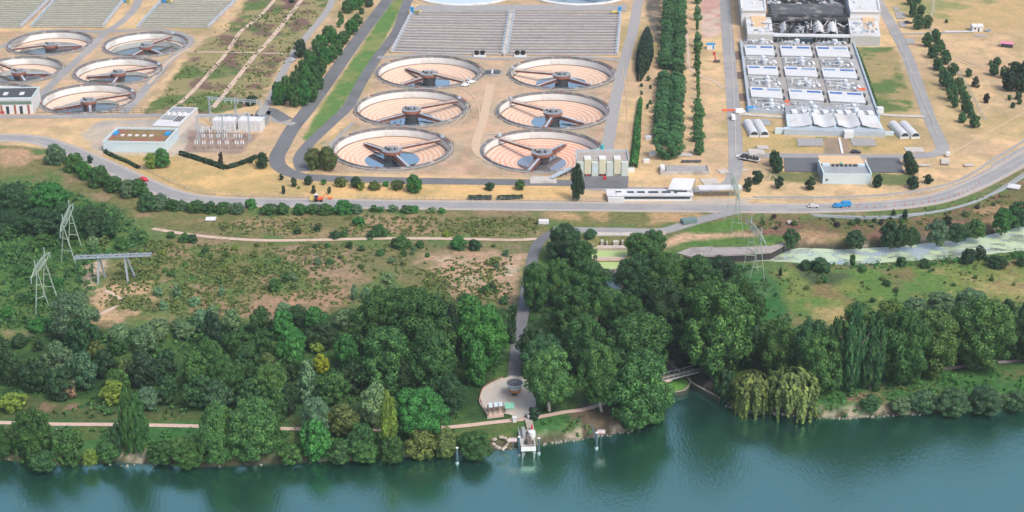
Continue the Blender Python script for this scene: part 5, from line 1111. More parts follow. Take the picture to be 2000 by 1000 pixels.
for i in (0, 12, 24, 35):
    f = i/35; P_ = lambda arr, f: arr[min(int(f*(len(arr)-1)), len(arr)-2)].lerp(arr[min(int(f*(len(arr)-1)), len(arr)-2)+1], f*(len(arr)-1)-min(int(f*(len(arr)-1)), len(arr)-2))
    a_, b_ = P_(tp, f), P_(low[::-1], f); m.beam((*a_.lerp(b_, .05), .3), (*a_.lerp(b_, .97), .3), .3, .16)
m.obj('ribs', RIM, e)
# pond works
e = T('weir', 'concrete weir deck and stepped walls at the head of the duckweed pond', 'weir', (*G(1195, 476), 0)); q = quadmap([(1146, 461), (1236, 461), (1238, 455), (1143, 455)])
MB().prism(qp(0, 1, 0, 1, q), -1.0, .3).obj('deck', CONC, e)
q = quadmap([(1168, 470), (1222, 470), (1222, 462.5), (1168, 462.5)]); MB().prism(qp(0, 1, 0, 1, q), -6, -2.6).obj('sill', CHAR, e)
for u0, u1, z1 in ((.1, .2, -.9), (.3, .36, -1.4), (.55, .75, -1.2), (.86, .92, -.9)): m = MB(); m.prism(qp(u0, u1, .3, .9, q), -2.6, z1); m.obj('sluice_pier', CONC, e)
q = quadmap([(1165, 478), (1224, 478), (1222, 471.5), (1168, 471.5)]); MB().prism(qp(0, 1, .2, 1, q), -6, -1.6).obj('step', STONE, e)
for l_, px in (('left', [(1170, 462), (1160, 476), (1150, 487), (1148, 499), (1156, 513), (1175, 524), (1196, 527)]), ('right', [(1222, 462), (1228, 476), (1231, 487), (1230, 499), (1224, 511), (1212, 521), (1198, 527)])):
    wallstrip('pond_wall', f'thin dark concrete wall around the {l_} half of the duckweed pond', 'wall', px, -6, -1.6, .7, RIM, -1.6)
a_, b_ = G(1151, 505, -1.9), G(1226, 505, -1.9); e = T('pond_beam', 'pinkish concrete beam crossing the duckweed pond', 'beam', (*a_, -2)); MB().beam((*a_, -2.1), (*b_, -2.1), 2.6, .6).obj('beam', PATH, e); MB().beam((a_[0], a_[1]-.9, -1.4), (b_[0], b_[1]-.9, -1.4), .1).obj('rail', GALV, e)
slab('barrier_blocks', 'row of pale blocks and a green skip on the lane above the pond', 'blocks', 1345, 436, (6, 3, 1.4), 20, mat('skip_green', (.12, .2, .2), .6, .2, .5))
# ---------------------------------------------------------------- trees
def leafmesh(name, pos, nor, size, seed, aspect=1.0, hang=False):
    rg = np.random.default_rng(seed); n = len(pos)
    nor = nor/np.maximum(1e-6, np.linalg.norm(nor, axis=1, keepdims=True))
    up = rg.normal(size=(n, 3)) if not hang else np.tile([0, 0, 1.0], (n, 1))+rg.normal(size=(n, 3))*.15
    t = np.cross(nor, up); t /= np.maximum(1e-6, np.linalg.norm(t, axis=1, keepdims=True)); b = np.cross(nor, t)
    s = (size*rg.uniform(.6, 1.35, n))[:, None]; t = t*s*.5; b = b*s*.5*aspect
    v = np.stack([pos-t-b*.7, pos+t*.8-b, pos+t+b*.8, pos-t*.7+b], 1).reshape(-1, 3)
    me = bpy.data.meshes.new(name); me.vertices.add(4*n); me.vertices.foreach_set('co', v.astype(np.float32).ravel())
    me.loops.add(4*n); me.loops.foreach_set('vertex_index', np.arange(4*n, dtype=np.int32)); me.polygons.add(n); me.polygons.foreach_set('loop_start', np.arange(0, 4*n, 4, dtype=np.int32))
    me.update(calc_edges=True); me.materials.append(FOL); return me
def fl(t, kind):  # crown radius at height t in -1..1
    if kind == 'col': return np.clip(1-np.abs(t)**2.4, 0, 1)**.75*(1-.25*t)
    if kind == 'con': return np.clip((1-t)/2, 0, 1)**.8*np.clip((t+1)*6, 0, 1)
    return np.sqrt(np.clip(1-t*t, 0, 1))*(1+.12*np.clip(-t, 0, 1))
def crown(kind, seed, nl, npl, leaf, lr):
    rg = np.random.default_rng(seed); P = []; Nn = []
    ga = math.pi*(3-5**.5)
    for i in range(nl):
        t = 1-2*(i+.5)/nl; t = max(-.93, min(.95, t+rg.uniform(-.12, .12))); a = i*ga+rg.uniform(-.5, .5)
        rad = fl(np.array(t), kind)*rg.uniform(.55, 1.02)*(.9+.25*math.sin(a*2+seed)*.5); r_ = lr*rg.uniform(.65, 1.35)
        c = np.array([rad*math.cos(a), rad*math.sin(a), t*rg.uniform(.85, 1.0)]); out = c/max(.2, np.linalg.norm(c))
        m = int(npl*(r_/lr)**1.6); d = rg.normal(size=(m*2, 3)); d /= np.linalg.norm(d, axis=1, keepdims=True); d = d[(d@out > -.35) & (d[:, 2] > -.75)][:m]
        q = c+d*r_*rg.uniform(.72, 1.08, (len(d), 1))*np.array([1, 1, .85]); P.append(q); Nn.append(d+np.array([0, 0, .15])+rg.normal(size=d.shape)*.28)
    m = int(nl*npl*.22); d = rg.normal(size=(m, 3)); d /= np.linalg.norm(d, axis=1, keepdims=True); t = d[:, 2]; rr = fl(t, kind)/np.maximum(.05, np.sqrt(1-t*t))
    q = d*np.stack([rr, rr, np.ones(m)], 1)*.62*rg.uniform(.8, 1.15, (m, 1)); P.append(q); Nn.append(d+rg.normal(size=d.shape)*.3)
    return leafmesh('crown', np.concatenate(P), np.concatenate(Nn), leaf, seed)
def willow(seed):
    rg = np.random.default_rng(seed); P = []; Nn = []
    for i in range(150):
        a = rg.uniform(0, 6.283); r = math.sqrt(rg.uniform(.04, 1))*.98; top = math.sqrt(max(0, 1-r*r))*.85+.1; L = rg.uniform(.5, 1.25)*(.45+r*.8); n = int(L*34); s = np.linspace(0, 1, n)
        x = r*math.cos(a)*(1+.06*np.sin(s*5+a))+rg.normal(size=n)*.02; y = r*math.sin(a)*(1+.06*s)+rg.normal(size=n)*.02; z = np.maximum(top-s*L-.12*s*s, -.97)
        P.append(np.stack([x, y, z], 1)); nn = np.tile([math.cos(a), math.sin(a), .35], (n, 1))+rg.normal(size=(n, 3))*.4; nn[:max(2, n//6)] += [0, 0, 1.4]; Nn.append(nn)
    return leafmesh('crown', np.concatenate(P), np.concatenate(Nn), .085, seed, 2.2, True)
CR = {}
for i in range(5): CR['A', i] = crown('r', 10+i, 84+8*i, 150, .048, .215)
for i in range(4): CR['B', i] = crown('r', 30+i, 34+4*i, 100, .09, .29)
for i in range(4): CR['D', i] = crown('r', 50+i, 12+2*i, 40, .24, .42)
for i in range(3): CR['c', i] = crown('col', 70+i, 50, 110, .075, .25)
for i in range(2): CR['v', i] = crown('con', 80+i, 22, 46, .15, .3)
for i in range(2): CR['w', i] = willow(90+i)
def trunkmesh(name, seed, m, nb=5):
    """unit trunk: foot three metres below ground is at -0.3, tip at 1"""
    rr = random.Random(seed); b = MB()
    def limb(a, c, r0, r1, k=5):
        pts = [Vector(a).lerp(Vector(c), i/k)+Vector((rr.uniform(-.03, .03), rr.uniform(-.03, .03), 0))*(0 < i < k) for i in range(k+1)]; vs = []; sg = 7
        d = (Vector(c)-Vector(a)).normalized(); u = d.cross(Vector((.3, .9, .1))).normalized(); w = d.cross(u)
        for i, p in enumerate(pts):
            r = r0+(r1-r0)*i/k
            for j in range(sg): t = j*6.283/sg; vs.append(p+(u*math.cos(t)+w*math.sin(t))*r)
        b.add(vs, [(i*sg+j, i*sg+(j+1) % sg, (i+1)*sg+(j+1) % sg, (i+1)*sg+j) for i in range(k) for j in range(sg)])
    limb((0, 0, -.3), (0, 0, .45), .055, .038); limb((0, 0, .45), (rr.uniform(-.08, .08), rr.uniform(-.08, .08), 1), .038, .008)
    for i in range(nb):
        a = i*6.283/nb+rr.uniform(-.4, .4); z = rr.uniform(.3, .6); limb((0, 0, z), (.36*math.cos(a), .36*math.sin(a), z+rr.uniform(.25, .42)), .026, .006, 4)
    me = b.obj(name, m, None, True); d = me.data; bpy.data.objects.remove(me); d.name = name; return d
TR = [trunkmesh('trunk', i, BARK) for i in range(3)]; TRP = [trunkmesh('trunk', 9+i, PBARK) for i in range(2)]
TINT = dict(d=(.028, .07, .032), D=(.02, .05, .03), m=(.042, .11, .035), M=(.035, .095, .04), g=(.04, .15, .04), y=(.13, .2, .04), Y=(.26, .33, .03), s=(.11, .2, .11), S=(.08, .15, .09), o=(.09, .13, .045), p=(.06, .14, .045), b=(.05, .11, .06), k=(.022, .022, .02), v=(.04, .035, .04), q=(.22, .15, .11), r=(.052, .14, .06), l=(.075, .14, .04))
TW = dict(d='dark green', D='blackish green', m='mid green', M='deep green', g='bright green', y='yellowish green', Y='yellow', s='silvery', S='grey green', o='olive green', p='fresh green', b='bluish green', k='blackish', v='dark purplish', q='pinkish brown', r='dark green', l='light green')
PL = []; rt = random.Random(77)
GAPY = {}
def NAME_(tint, kind, where): return 'avenue_tree' if 'avenue' in where else 'willow_tree' if tint in 'sS' else 'poplar_tree' if tint == 'p' else 'roadside_tree' if 'hedge along' in where or 'clump' in where else 'tree'
def plant(x0, x1, y0, y1, tint, kind='r', where='', pale=False, trunk=.12, cat=None, label=None, jit=True):
    y1 -= (y1-y0)*max(0, trunk)*.6
    r_px = (x1-x0)/2; yc = (y0+y1)/2; xc = (x0+x1)/2
    dep = PITCH-math.atan((500-yc)/F); sn, cs = math.sin(dep), math.cos(dep)
    z = 0.0
    for _ in range(4):
        s = S(yc, z); r = r_px/s; a = (y1-y0)/2/s; q = a*a-(r*sn)**2; c = math.sqrt(q)/cs if q > 0 else 0
        c = max(c, r*.72); z = c*(1+trunk)
    x, y = G(xc, yc, z)
    for _ in range(12):      # keep the foot of the tree on dry land
        if float(sdist(np.array([x]), np.array([y]), RIV)[0]) > 1.2 or trunk < -.6: break
        trunk -= .08; z = max(.3*c, c*(1+trunk)); x, y = G(xc, yc, z)
    big = 'tree' if max(r, c) > 1.9 else 'bush'
    small = r < 2.6
    tier = kind if kind in 'cvw' else ('A' if r > 5 else 'B' if r > 2.3 else 'D')
    if kind == 'v' : tier = 'v'
    n = len([k for k in CR if k[0] == tier]); me = CR[tier, rt.randrange(n)]
    e = bpy.data.objects.new(NAME_(tint, kind, where) if kind == 'r' and big == 'tree' else {'r': 'tree', 'c': 'columnar_tree', 'v': 'conical_tree', 'w': 'weeping_willow'}[kind] if big == 'tree' else 'bush', None); C.objects.link(e); e.location = (x, y, 0)
    o = bpy.data.objects.new('crown', me); C.objects.link(o); o.parent = e; o.location = (0, 0, z); o.scale = (r, r, c); o.rotation_euler = (0, 0, rt.uniform(0, 6.28))
    k = rt.uniform(.82, 1.2) if jit else 1; h = rt.uniform(-.08, .08); t = TINT[tint]; k *= 1.17; o.color = (t[0]*k*(1+h), t[1]*k, t[2]*k*(1-h)*1.03, 1)
    if r > 1.1 or big == 'tree':
        tm = TRP[rt.randrange(2)] if pale else TR[rt.randrange(3)]; tr = bpy.data.objects.new('trunk', tm); C.objects.link(tr); tr.parent = e; hgt = z+c*.55; w = r*1.3 if kind == 'c' else max(hgt*.6, 2*r*.8); tr.scale = (w, w, hgt)
        tr.rotation_euler = (0, 0, rt.uniform(0, 6.28))
    szw = 'small' if r < 2.4 else 'large' if r > 6.5 else ''
    shape = {'r': 'round tree' if big == 'tree' else 'bush', 'c': 'narrow columnar tree', 'v': 'conical tree', 'w': 'weeping willow'}[kind]
    if big == 'bush' and kind != 'r': shape = 'narrow shrub'
    e['category'] = cat or big
    PL.append((e, f'{szw} {TW[tint]} {shape} {where}'.strip(), (xc, y1), label, where)); return e
def batch(s, where, **k):
    for row in s.strip().split('\n'):
        for it in row.split(';'):
            it = it.split()
            if len(it) < 5: continue
            x0, x1, y0, y1 = map(float, it[:4]); tint = it[4][0]; kind = it[4][1] if len(it[4]) > 1 and it[4][1] != 'P' else 'r'
            plant(x0, x1, y0, y1, tint, kind, where, pale='P' in it[4][1:], **k)
# rows written as: left right top bottom(px in the photo) tint+kind
batch('''688 790 568 700 m;770 893 575 720 m;700 815 640 775 m;790 898 640 778 m;735 850 560 660 m
830 896 574 640 o;860 905 600 715 Dc;890 940 578 630 g;900 990 597 722 g;905 955 668 755 g;990 1010 618 670 d
655 692 604 645 s;590 640 600 650 g;560 600 596 640 M;530 575 607 665 g;486 532 600 655 m;540 602 640 705 g;600 655 630 685 d;652 702 655 722 g
488 535 645 700 m;540 600 665 735 g;606 632 664 690 y;614 642 692 730 Y;500 545 690 745 o;498 562 710 792 p;548 585 697 745 d
575 626 705 790 sv;622 682 728 795 m;668 726 706 770 d;718 772 712 772 d;768 832 700 782 d;848 912 735 812 d;826 870 740 800 d''', 'in the wood left of the lane')
batch('''375 410 604 650 s;400 428 597 625 s;392 440 612 695 D;435 472 604 650 s;342 380 628 662 s;335 362 622 648 s;282 332 624 662 s;258 304 636 692 s;210 252 632 668 s
380 442 662 745 m;430 500 645 725 m;350 412 690 770 m;400 475 695 780 m;455 512 680 765 M;362 420 735 800 M;397 450 745 805 b;300 345 685 745 d;250 310 690 760 D;225 262 700 755 o
170 206 664 705 o;214 246 662 695 m;180 225 685 740 d;205 255 720 775 m;135 190 690 762 b;85 142 668 735 S;45 92 702 768 d;90 145 722 782 d;0 42 688 755 d;-30 20 655 715 d;300 350 735 790 M;460 520 740 800 M''', 'in the left half of the riverside wood')
batch('''90 187 572 668 S;133 187 622 705 M;20 55 654 678 d;66 85 663 686 d;0 48 766 806 y;197 243 744 792 y;264 312 757 802 S;540 568 592 612 s''', 'at the left edge of the riverside wood')
batch('''24 108 800 928 m;103 162 835 918 m;104 132 832 856 s;160 192 876 912 y;183 236 862 905 m;232 266 757 885 mc;252 287 772 890 mc;213 242 828 892 dc;286 345 862 910 m;336 404 858 918 m
388 465 790 912 pP;440 546 775 908 pP;500 545 800 870 p;516 562 764 832 m;543 582 752 815 d;583 652 778 855 S;585 648 822 905 g;638 702 790 855 o;676 735 828 900 m;706 760 752 835 s;740 777 767 885 yc;742 792 852 908 m
768 868 756 865 g;792 855 833 902 o;843 897 838 896 o;636 692 860 908 M;540 592 865 908 m;890 962 852 888 m;690 740 865 902 m;-40 30 830 900 m;60 110 880 925 M;820 850 800 850 S''', 'on the left river bank')
batch('''1015 1075 515 610 m;1060 1125 508 600 m;1110 1190 508 600 m;1075 1160 560 670 m;1148 1225 562 650 m;1185 1262 575 670 m;1015 1075 640 720 d;1020 1100 655 740 M;1095 1195 620 735 mP
1180 1310 612 742 m;1200 1290 500 595 M;1255 1345 495 600 m;1320 1405 500 600 m;1380 1440 500 550 D;1250 1345 550 670 d;1320 1420 560 680 m;1400 1488 545 690 m;1335 1478 552 742 mP;1360 1440 640 748 D;1440 1500 640 725 M
1185 1315 690 845 m;1245 1310 735 830 m;1200 1270 760 840 M;1290 1370 640 710 D''', 'in the dense grove around the hidden stream')
batch('''1024 1120 680 826 pP;1133 1218 675 826 pP''', 'with pale trunk beside the riverside path', trunk=.45)
batch('''1033 1052 796 822 D;1065 1142 438 515 d;1105 1160 470 522 m;1140 1165 448 466 M;1225 1268 455 500 m;1255 1302 449 492 m;1238 1290 470 505 m''', 'around the duckweed pond', trunk=-.1)
batch('''1478 1562 628 745 m;1540 1625 630 755 M;1550 1650 650 770 m;1612 1652 625 765 d;1646 1690 602 770 M;1682 1732 620 765 M;1640 1720 590 690 l;1700 1785 588 690 l;1718 1812 608 756 m;1768 1876 607 738 l
1862 1978 582 728 p;1845 1910 600 690 m;1760 1812 583 622 s;1808 1868 573 615 s;1866 1928 569 608 s;1955 1982 585 625 d;1972 2050 588 712 d;2010 2090 560 690 m''', 'in the tall row on the right bank')
batch('''1425 1512 720 812 ow;1496 1600 714 812 ow''', 'overhanging the river by the stone wall', trunk=-.05)
batch('''1393 1442 724 790 d;1680 1722 770 806 M;1740 1782 776 806 S;1776 1832 764 806 b;1826 1898 768 806 b;1890 1962 764 802 b;1960 2010 767 798 b;1695 1715 783 800 p''', 'on the grassy right river bank')
batch('''60 132 358 412 g;-10 62 360 425 d;-20 50 410 465 d;45 118 405 462 d;110 165 420 470 M;150 212 403 455 d;190 232 425 470 M;100 150 395 435 M;-10 30 440 470 m;60 100 462 485 m;0 30 600 622 g;95 125 545 562 g;30 60 520 538 m
170 192 462 482 s;192 215 463 480 o;225 250 465 488 m;50 75 575 590 m;60 100 625 648 g;160 200 430 470 d''', 'in the scrub around the left pylons', trunk=-.2)
batch('''84 130 283 322 S;124 166 300 337 m;148 183 315 352 g;170 216 325 367 m;204 242 345 378 m;232 265 352 388 S;250 290 350 385 m;268 307 376 414 M;293 332 380 412 S;325 352 390 413 m;345 368 391 412 S
366 400 395 413 m;395 425 397 414 M;420 450 397 414 m;448 478 398 416 S;480 500 389 408 g;510 540 401 417 m;536 566 399 417 m;570 600 402 417 g;598 625 400 416 m;622 652 402 416 m;652 690 395 416 g;684 710 400 416 S
722 740 401 414 m;738 752 404 415 g;757 775 400 414 s;785 805 401 416 m;800 818 404 414 g;836 852 406 416 s;855 870 406 417 g;170 180 304 320 D''', 'in the hedge along the main road', trunk=-.15)
batch('''283 306 300 330 y;298 335 291 328 g;498 526 299 330 d;426 436 300 322 k;564 576 0 1 d;486 494 308 320 D;545 553 340 352 D;568 580 348 366 D;550 557 363 379 D;608 617 363 379 D;640 647 365 379 D;594 611 344 361 d
655 676 346 366 o;684 708 345 367 d;700 713 355 372 y;720 742 354 372 o;628 638 350 361 g;748 760 355 364 g;764 788 351 372 o;792 825 342 377 g;948 965 357 372 d;1005 1024 352 372 m;597 630 290 332 o;622 659 288 334 o;580 586 364 369 g
480 502 186 206 d;340 360 208 220 M;345 358 205 216 m''', 'in the dry grass beside the service road')
batch('''1114 1141 322 393 Dc''', '', label='tall dark columnar poplar in front of the pale green building', trunk=.08)
batch('''573 600 78 113 D''', '', label='dense dark round tree beside the pale car on the gravel track')
# clump between the gravel track and the service road
batch('''530 556 160 206 g;545 572 150 196 m;560 588 165 210 m;580 606 160 208 g;596 622 150 194 m;565 590 140 180 m;585 612 132 172 g;605 630 130 168 m;578 604 118 152 m;598 624 108 142 g;615 640 112 148 m
590 615 98 130 m;606 634 82 118 m;624 648 92 128 g;636 660 88 122 m;612 640 68 98 g;628 655 50 82 m;642 660 58 85 g;648 672 78 108 m;655 684 65 84 m;672 700 38 68 g;685 708 28 52 m;660 672 26 48 g;658 665 42 54 g;668 690 0 26 m;680 706 -10 18 g
700 712 15 28 d;712 730 -4 14 d;700 722 -25 5 m;690 716 -20 8 m;675 692 45 62 g;538 560 178 205 M;600 620 170 200 m;610 634 145 175 M''', 'in the roadside clump')
# double avenue
y = -40.0; i = 0
while y < 262:
    sc = S(y)/4.4; w = 33*sc; h = 26*sc
    for s in (-1, 1):
        xx = 1318-.052*y+s*w*.43+rt.uniform(-1.5, 1.5)*sc; yy = y+s*1.5+rt.uniform(-2, 2)
        if rt.random() < .93: plant(xx-w/2*rt.uniform(.85, 1.1), xx+w/2*rt.uniform(.85, 1.1), yy, yy+h*1.12, rt.choice('rrrM'), 'r', ('in the right file' if s > 0 else 'in the left file')+' of the double avenue')
    y += 9.6*sc
batch('''1279 1336 258 312 r''', '', label='largest dark green round tree at the near end of the double avenue')
batch('''1355 1371 -15 8 r;1354 1370 14 40 r;1354 1371 66 92 r;1356 1369 88 106 m;1357 1368 104 118 m;1356 1369 117 134 m;1357 1368 132 150 m;1359 1367 147 162 g;1359 1367 160 176 g;1360 1367 174 196 l;1356 1371 192 212 r;1353 1377 205 237 r;1352 1375 233 254 r;1350 1377 253 277 r;1355 1376 274 303 r;1359 1365 36 60 m
1262 1270 148 158 m;1250 1256 163 170 d;1268 1273 166 174 m;1250 1256 178 186 d;1262 1268 203 213 M;1266 1274 196 204 m;1331 1338 184 192 g''', 'in the single file beside the avenue')
batch('''1769 1792 -12 10 M;1786 1803 -14 8 M;1775 1792 6 34 M;1790 1808 10 32 M;1783 1806 30 58 M;1803 1820 30 56 M;1802 1822 64 92 M;1818 1838 57 82 M;1826 1845 78 102 M;1812 1834 88 114 M;1837 1857 98 126 M;1822 1842 112 138 M;1850 1872 124 150 M
1832 1850 130 150 M;1837 1858 138 170 M;1847 1866 152 178 M;1862 1884 152 178 M;1847 1873 165 198 M;1872 1889 168 186 M;1877 1896 180 202 M;1860 1873 188 212 M;1880 1901 195 222 M;1890 1903 214 231 M;1895 1913 226 250 M;1872 1887 221 240 M''', 'in the row beside the right road')
batch('''1940 1956 112 128 d;1933 1950 126 148 d;1952 1968 130 154 d;1968 1998 121 146 D;1957 1987 138 178 D;1980 2012 142 180 D;1990 2020 120 150 D;1885 1899 135 151 M;1898 1913 152 171 D;1922 1932 183 202 k;1983 1995 180 195 d;1974 1983 200 211 d;1987 1996 193 204 d;1968 1976 186 196 m;1845 1852 38 45 d;1931 1939 118 128 m''', 'in the dry field at the right')
batch('''1503 1522 296 326 d;1507 1524 302 320 o;1508 1531 308 338 d;1764 1786 296 324 d;1769 1794 312 342 d;1452 1470 349 373 D;1470 1489 334 360 D;1515 1531 345 369 D;1574 1591 347 373 D;1706 1723 342 367 D;1773 1794 345 369 D;1805 1821 341 359 D;1740 1750 411 424 D;1763 1773 410 428 D''', 'on the lawn around the blue hall')
batch('''1532 1559 447 484 M;1650 1692 450 484 d;1720 1762 434 482 d;1745 1775 440 480 d;1765 1798 445 480 M;1812 1852 431 476 S;1843 1860 422 442 D;1850 1892 436 472 M;1885 1930 430 464 m;1935 1982 408 455 g;1972 2015 394 442 M;1560 1586 508 528 d;1584 1622 510 526 M
1752 1770 502 522 M;1877 1906 485 516 D;1903 1926 483 508 D;1520 1528 524 540 D;1795 1820 508 522 M;1930 1965 505 520 d;1660 1672 498 520 m;1985 2010 500 520 M''', 'along the banks of the weedy channel', trunk=-.15)
batch('''365 385 463 470 d;682 702 556 587 sv;705 727 560 584 sc;750 772 535 554 s;752 776 558 578 s;724 738 574 598 s;425 442 557 578 sv;300 318 562 578 s;336 354 559 582 s;370 390 580 598 s;310 328 588 606 s;550 566 534 552 m;565 580 533 550 s;325 342 452 466 m;350 374 455 474 m;612 630 438 450 d;645 665 452 466 d
665 680 450 462 m;715 735 453 464 M;725 755 441 462 m;762 778 466 484 d;812 830 472 482 m;877 912 466 482 g;915 938 468 490 d;956 978 503 520 o;950 970 552 570 d;938 960 560 572 m;865 880 452 462 y;690 712 425 440 g;574 590 448 456 d;900 920 575 590 m;635 645 474 484 g;610 620 476 484 m;675 690 474 484 d;768 800 466 482 m;525 550 545 570 m
124 150 744 778 q;720 738 585 600 m;975 992 580 596 m;996 1012 596 612 d''', 'on the brown heath below the main road', trunk=-.1)
# countable low bushes spread over the heath
hz = [([(300, 478), (560, 474), (600, 520), (560, 600), (430, 620), (330, 600), (250, 540), (230, 500)], 70, 'mooylg', 'on the green brown heath left of centre'),
      ([(620, 480), (1000, 478), (1000, 580), (860, 585), (700, 550), (600, 540)], 42, 'mooS', 'on the open heath beside the lane'),
      ([(1460, 425), (1640, 428), (1900, 410), (1980, 385), (1900, 425), (1700, 450), (1470, 450)], 30, 'dmov', 'on the red brown slope above the channel'),
      ([(1550, 530), (1990, 520), (1990, 600), (1760, 585), (1600, 600)], 30, 'mdog', 'in the right meadow')]
def inside(p, poly):
    c = False; j = len(poly)-1
    for i in range(len(poly)):
        if (poly[i][1] > p[1]) != (poly[j][1] > p[1]) and p[0] < (poly[j][0]-poly[i][0])*(p[1]-poly[i][1])/(poly[j][1]-poly[i][1])+poly[i][0]: c = not c
        j = i
    return c
for poly, n, tn, wh in hz:
    k = 0
    while k < n:
        p = (rt.uniform(min(a for a, b in poly), max(a for a, b in poly)), rt.uniform(min(b for a, b in poly), max(b for a, b in poly)))
        if not inside(p, poly): continue
        w = rt.choice((5, 6, 7, 8, 10, 12, 15)); h = w*rt.uniform(.6, .9); plant(p[0]-w/2, p[0]+w/2, p[1]-h, p[1], rt.choice(tn), 'r', wh, trunk=-.1); k += 1
# hedges
def hedge(px, wid, hgt, tint, label, name='hedge'):
    pts = spline([G(*p) for p in px], 12); rg = np.random.default_rng(len(px)+int(px[0][0])); P = []; Nn = []; n = len(pts); o = pts[0]
    for i in range(n-1):
        a, b = pts[i], pts[i+1]; w = np.interp(i/(n-1), np.linspace(0, 1, len(wid)), wid); h = np.interp(i/(n-1), np.linspace(0, 1, len(wid)), hgt) if isinstance(hgt, (list, tuple)) else hgt
        L = (b-a).length; m = int(L*(w+h*2)*4.5); t = rg.random(m); th = rg.uniform(-.25, math.pi+.25, m); d = (b-a).normalized(); q = np.array([-d.y, d.x])
        rr = rg.uniform(.85, 1.05, m); x = a.x+(b.x-a.x)*t+q[0]*np.cos(th)*w/2*rr; y_ = a.y+(b.y-a.y)*t+q[1]*np.cos(th)*w/2*rr; z = np.maximum(.05, np.sin(th))**.6*h*rr
        P.append(np.stack([x-o.x, y_-o.y, z], 1)); Nn.append(np.stack([q[0]*np.cos(th), q[1]*np.cos(th), np.sin(th)], 1)+rg.normal(size=(m, 3))*.35)
    e = T(name, label, 'hedge', (o.x, o.y, 0)); me = leafmesh('foliage', np.concatenate(P), np.concatenate(Nn), .8, 5); ob = bpy.data.objects.new('foliage', me); C.objects.link(ob); ob.parent = e; ob.color = (*TINT[tint], 1)
    m = MB()
    for p in pts[::4]: m.beam((p.x, p.y, 0), (p.x, p.y, (hgt if not isinstance(hgt, (list, tuple)) else hgt[1])*.6), .25)
    m.obj('stems', BARK, e)
hedge([(1248, 160), (1256, 130), (1262, 95), (1264, 62)], [1.5, 6.5, 8.5, 6, 2], [2, 6, 7, 6, 2.5], 'D', 'long dark cypress hedge standing beside the burnt black ground')
hedge([(1237, 328), (1242, 290), (1246, 240), (1251, 198)], [3.2, 3.4, 2.6, 1.6], 2.4, 'g', 'narrow green hedge between the grey track and the double avenue')
hedge([(205, 298), (225, 308), (250, 318), (272, 330)], [1.6, 1.8, 1.4], 1.3, 'd', 'low clipped hedge below the planted roof building')
hedge([(352, 302), (385, 312), (425, 325), (440, 330), (470, 322), (500, 310)], [1.8, 2.4, 1.6, 2], 1.8, 'D', 'dark hedge curving below the substation')
hedge([(915, 389), (935, 389), (960, 389)], [2, 2.4, 2], 1.6, 'D', 'low dark hedge on the road verge below the central tanks, left piece')
hedge([(971, 389), (985, 389), (1002, 388), (1020, 388)], [2, 2.2, 1.6], 1.6, 'D', 'low dark hedge on the road verge below the central tanks, right piece')
hedge([(1718, 222), (1705, 185), (1690, 140), (1672, 96)], [1.5, 1.2, 1.0, 1], 1.2, 'p', 'thin green hedge on the right edge of the process terrace')
# ---- ground cover nobody could count
def cover(name, zones, label, leaf, seed, per=9):
    rg = np.random.default_rng(seed); P = []; Nn = []
    for poly, dens, h, avoid in zones:
        w = W(poly); xs = [p[0] for p in w]; ys = [p[1] for p in w]; A = (max(xs)-min(xs))*(max(ys)-min(ys)); n = int(A*dens)
        x = rg.uniform(min(xs), max(xs), n); y_ = rg.uniform(min(ys), max(ys), n); keep = sdist(x, y_, w) < 0
        nz = fbm(x, y_, 14, 8); keep &= nz > avoid; wd = np.minimum.reduce([sdist(x, y_, RIV), sdist(x, y_, STR), sdist(x, y_, CHN), sdist(x, y_, PND)]); keep &= wd > .3
        for rp, rw in ROADS: keep &= pd(x, y_, rp) > rw
        x, y_, nz, wd = x[keep], y_[keep], nz[keep], wd[keep]; hh_ = h*(.4+1.6*np.clip(nz-avoid, 0, .3)/.3)*rg.uniform(.5, 1.3, len(x)); zb = np.clip(-3+(wd)*.75, -3, 0)
        for k in range(per):
            d = rg.normal(size=(len(x), 3)); d /= np.linalg.norm(d, axis=1, keepdims=True); d[:, 2] = np.abs(d[:, 2])
            P.append(np.stack([x+d[:, 0]*hh_*.9, y_+d[:, 1]*hh_*.9, zb+d[:, 2]*hh_+.05], 1)); Nn.append(d+rg.normal(size=d.shape)*.3+[0, 0, .3])
    P = np.concatenate(P); Nn = np.concatenate(Nn); me = leafmesh(name, P, Nn, leaf, seed); o = bpy.data.objects.new(name, me); C.objects.link(o); o['kind'] = 'stuff'; o['label'] = label; o['category'] = 'undergrowth'; return o
def pd(x, y, pts):
    b = np.full(x.shape, 1e9)
    for p, q in zip(pts, pts[1:]):
        dx, dy = q.x-p.x, q.y-p.y; t = np.clip(((x-p.x)*dx+(y-p.y)*dy)/(dx*dx+dy*dy+1e-9), 0, 1); b = np.minimum(b, np.hypot(x-p.x-t*dx, y-p.y-t*dy))
    return b
def RP(px): return spline([G(*p) for p in px], 4)
ROADS = [(RP([(1110, 447), (1075, 457), (1052, 475), (1041, 500), (1036, 530), (1028, 570), (1020, 620), (1011, 670), (1006, 715), (1004, 745)]), 3.2), (RP([(0, 826), (100, 829), (230, 830), (390, 833), (560, 838), (700, 840), (860, 836), (960, 826), (1040, 817), (1100, 806), (1150, 798), (1230, 770), (1310, 742), (1360, 724)]), 1.9),
         (RP([(298, 447), (430, 465), (520, 470), (760, 466), (1050, 467)]), 1.8), (RP([(1700, 724), (1860, 719), (2000, 704)]), 1.6), (RP([(955, 785), (1000, 780), (1035, 780)]), 9.5), (RP([(975, 800), (1005, 800), (1030, 800)]), 6), (RP([(1005, 745), (1005, 820)]), 4.5), (RP([(1030, 815), (1030, 850)]), 3), (RP([(1340, 735), (1405, 772)]), 4)]
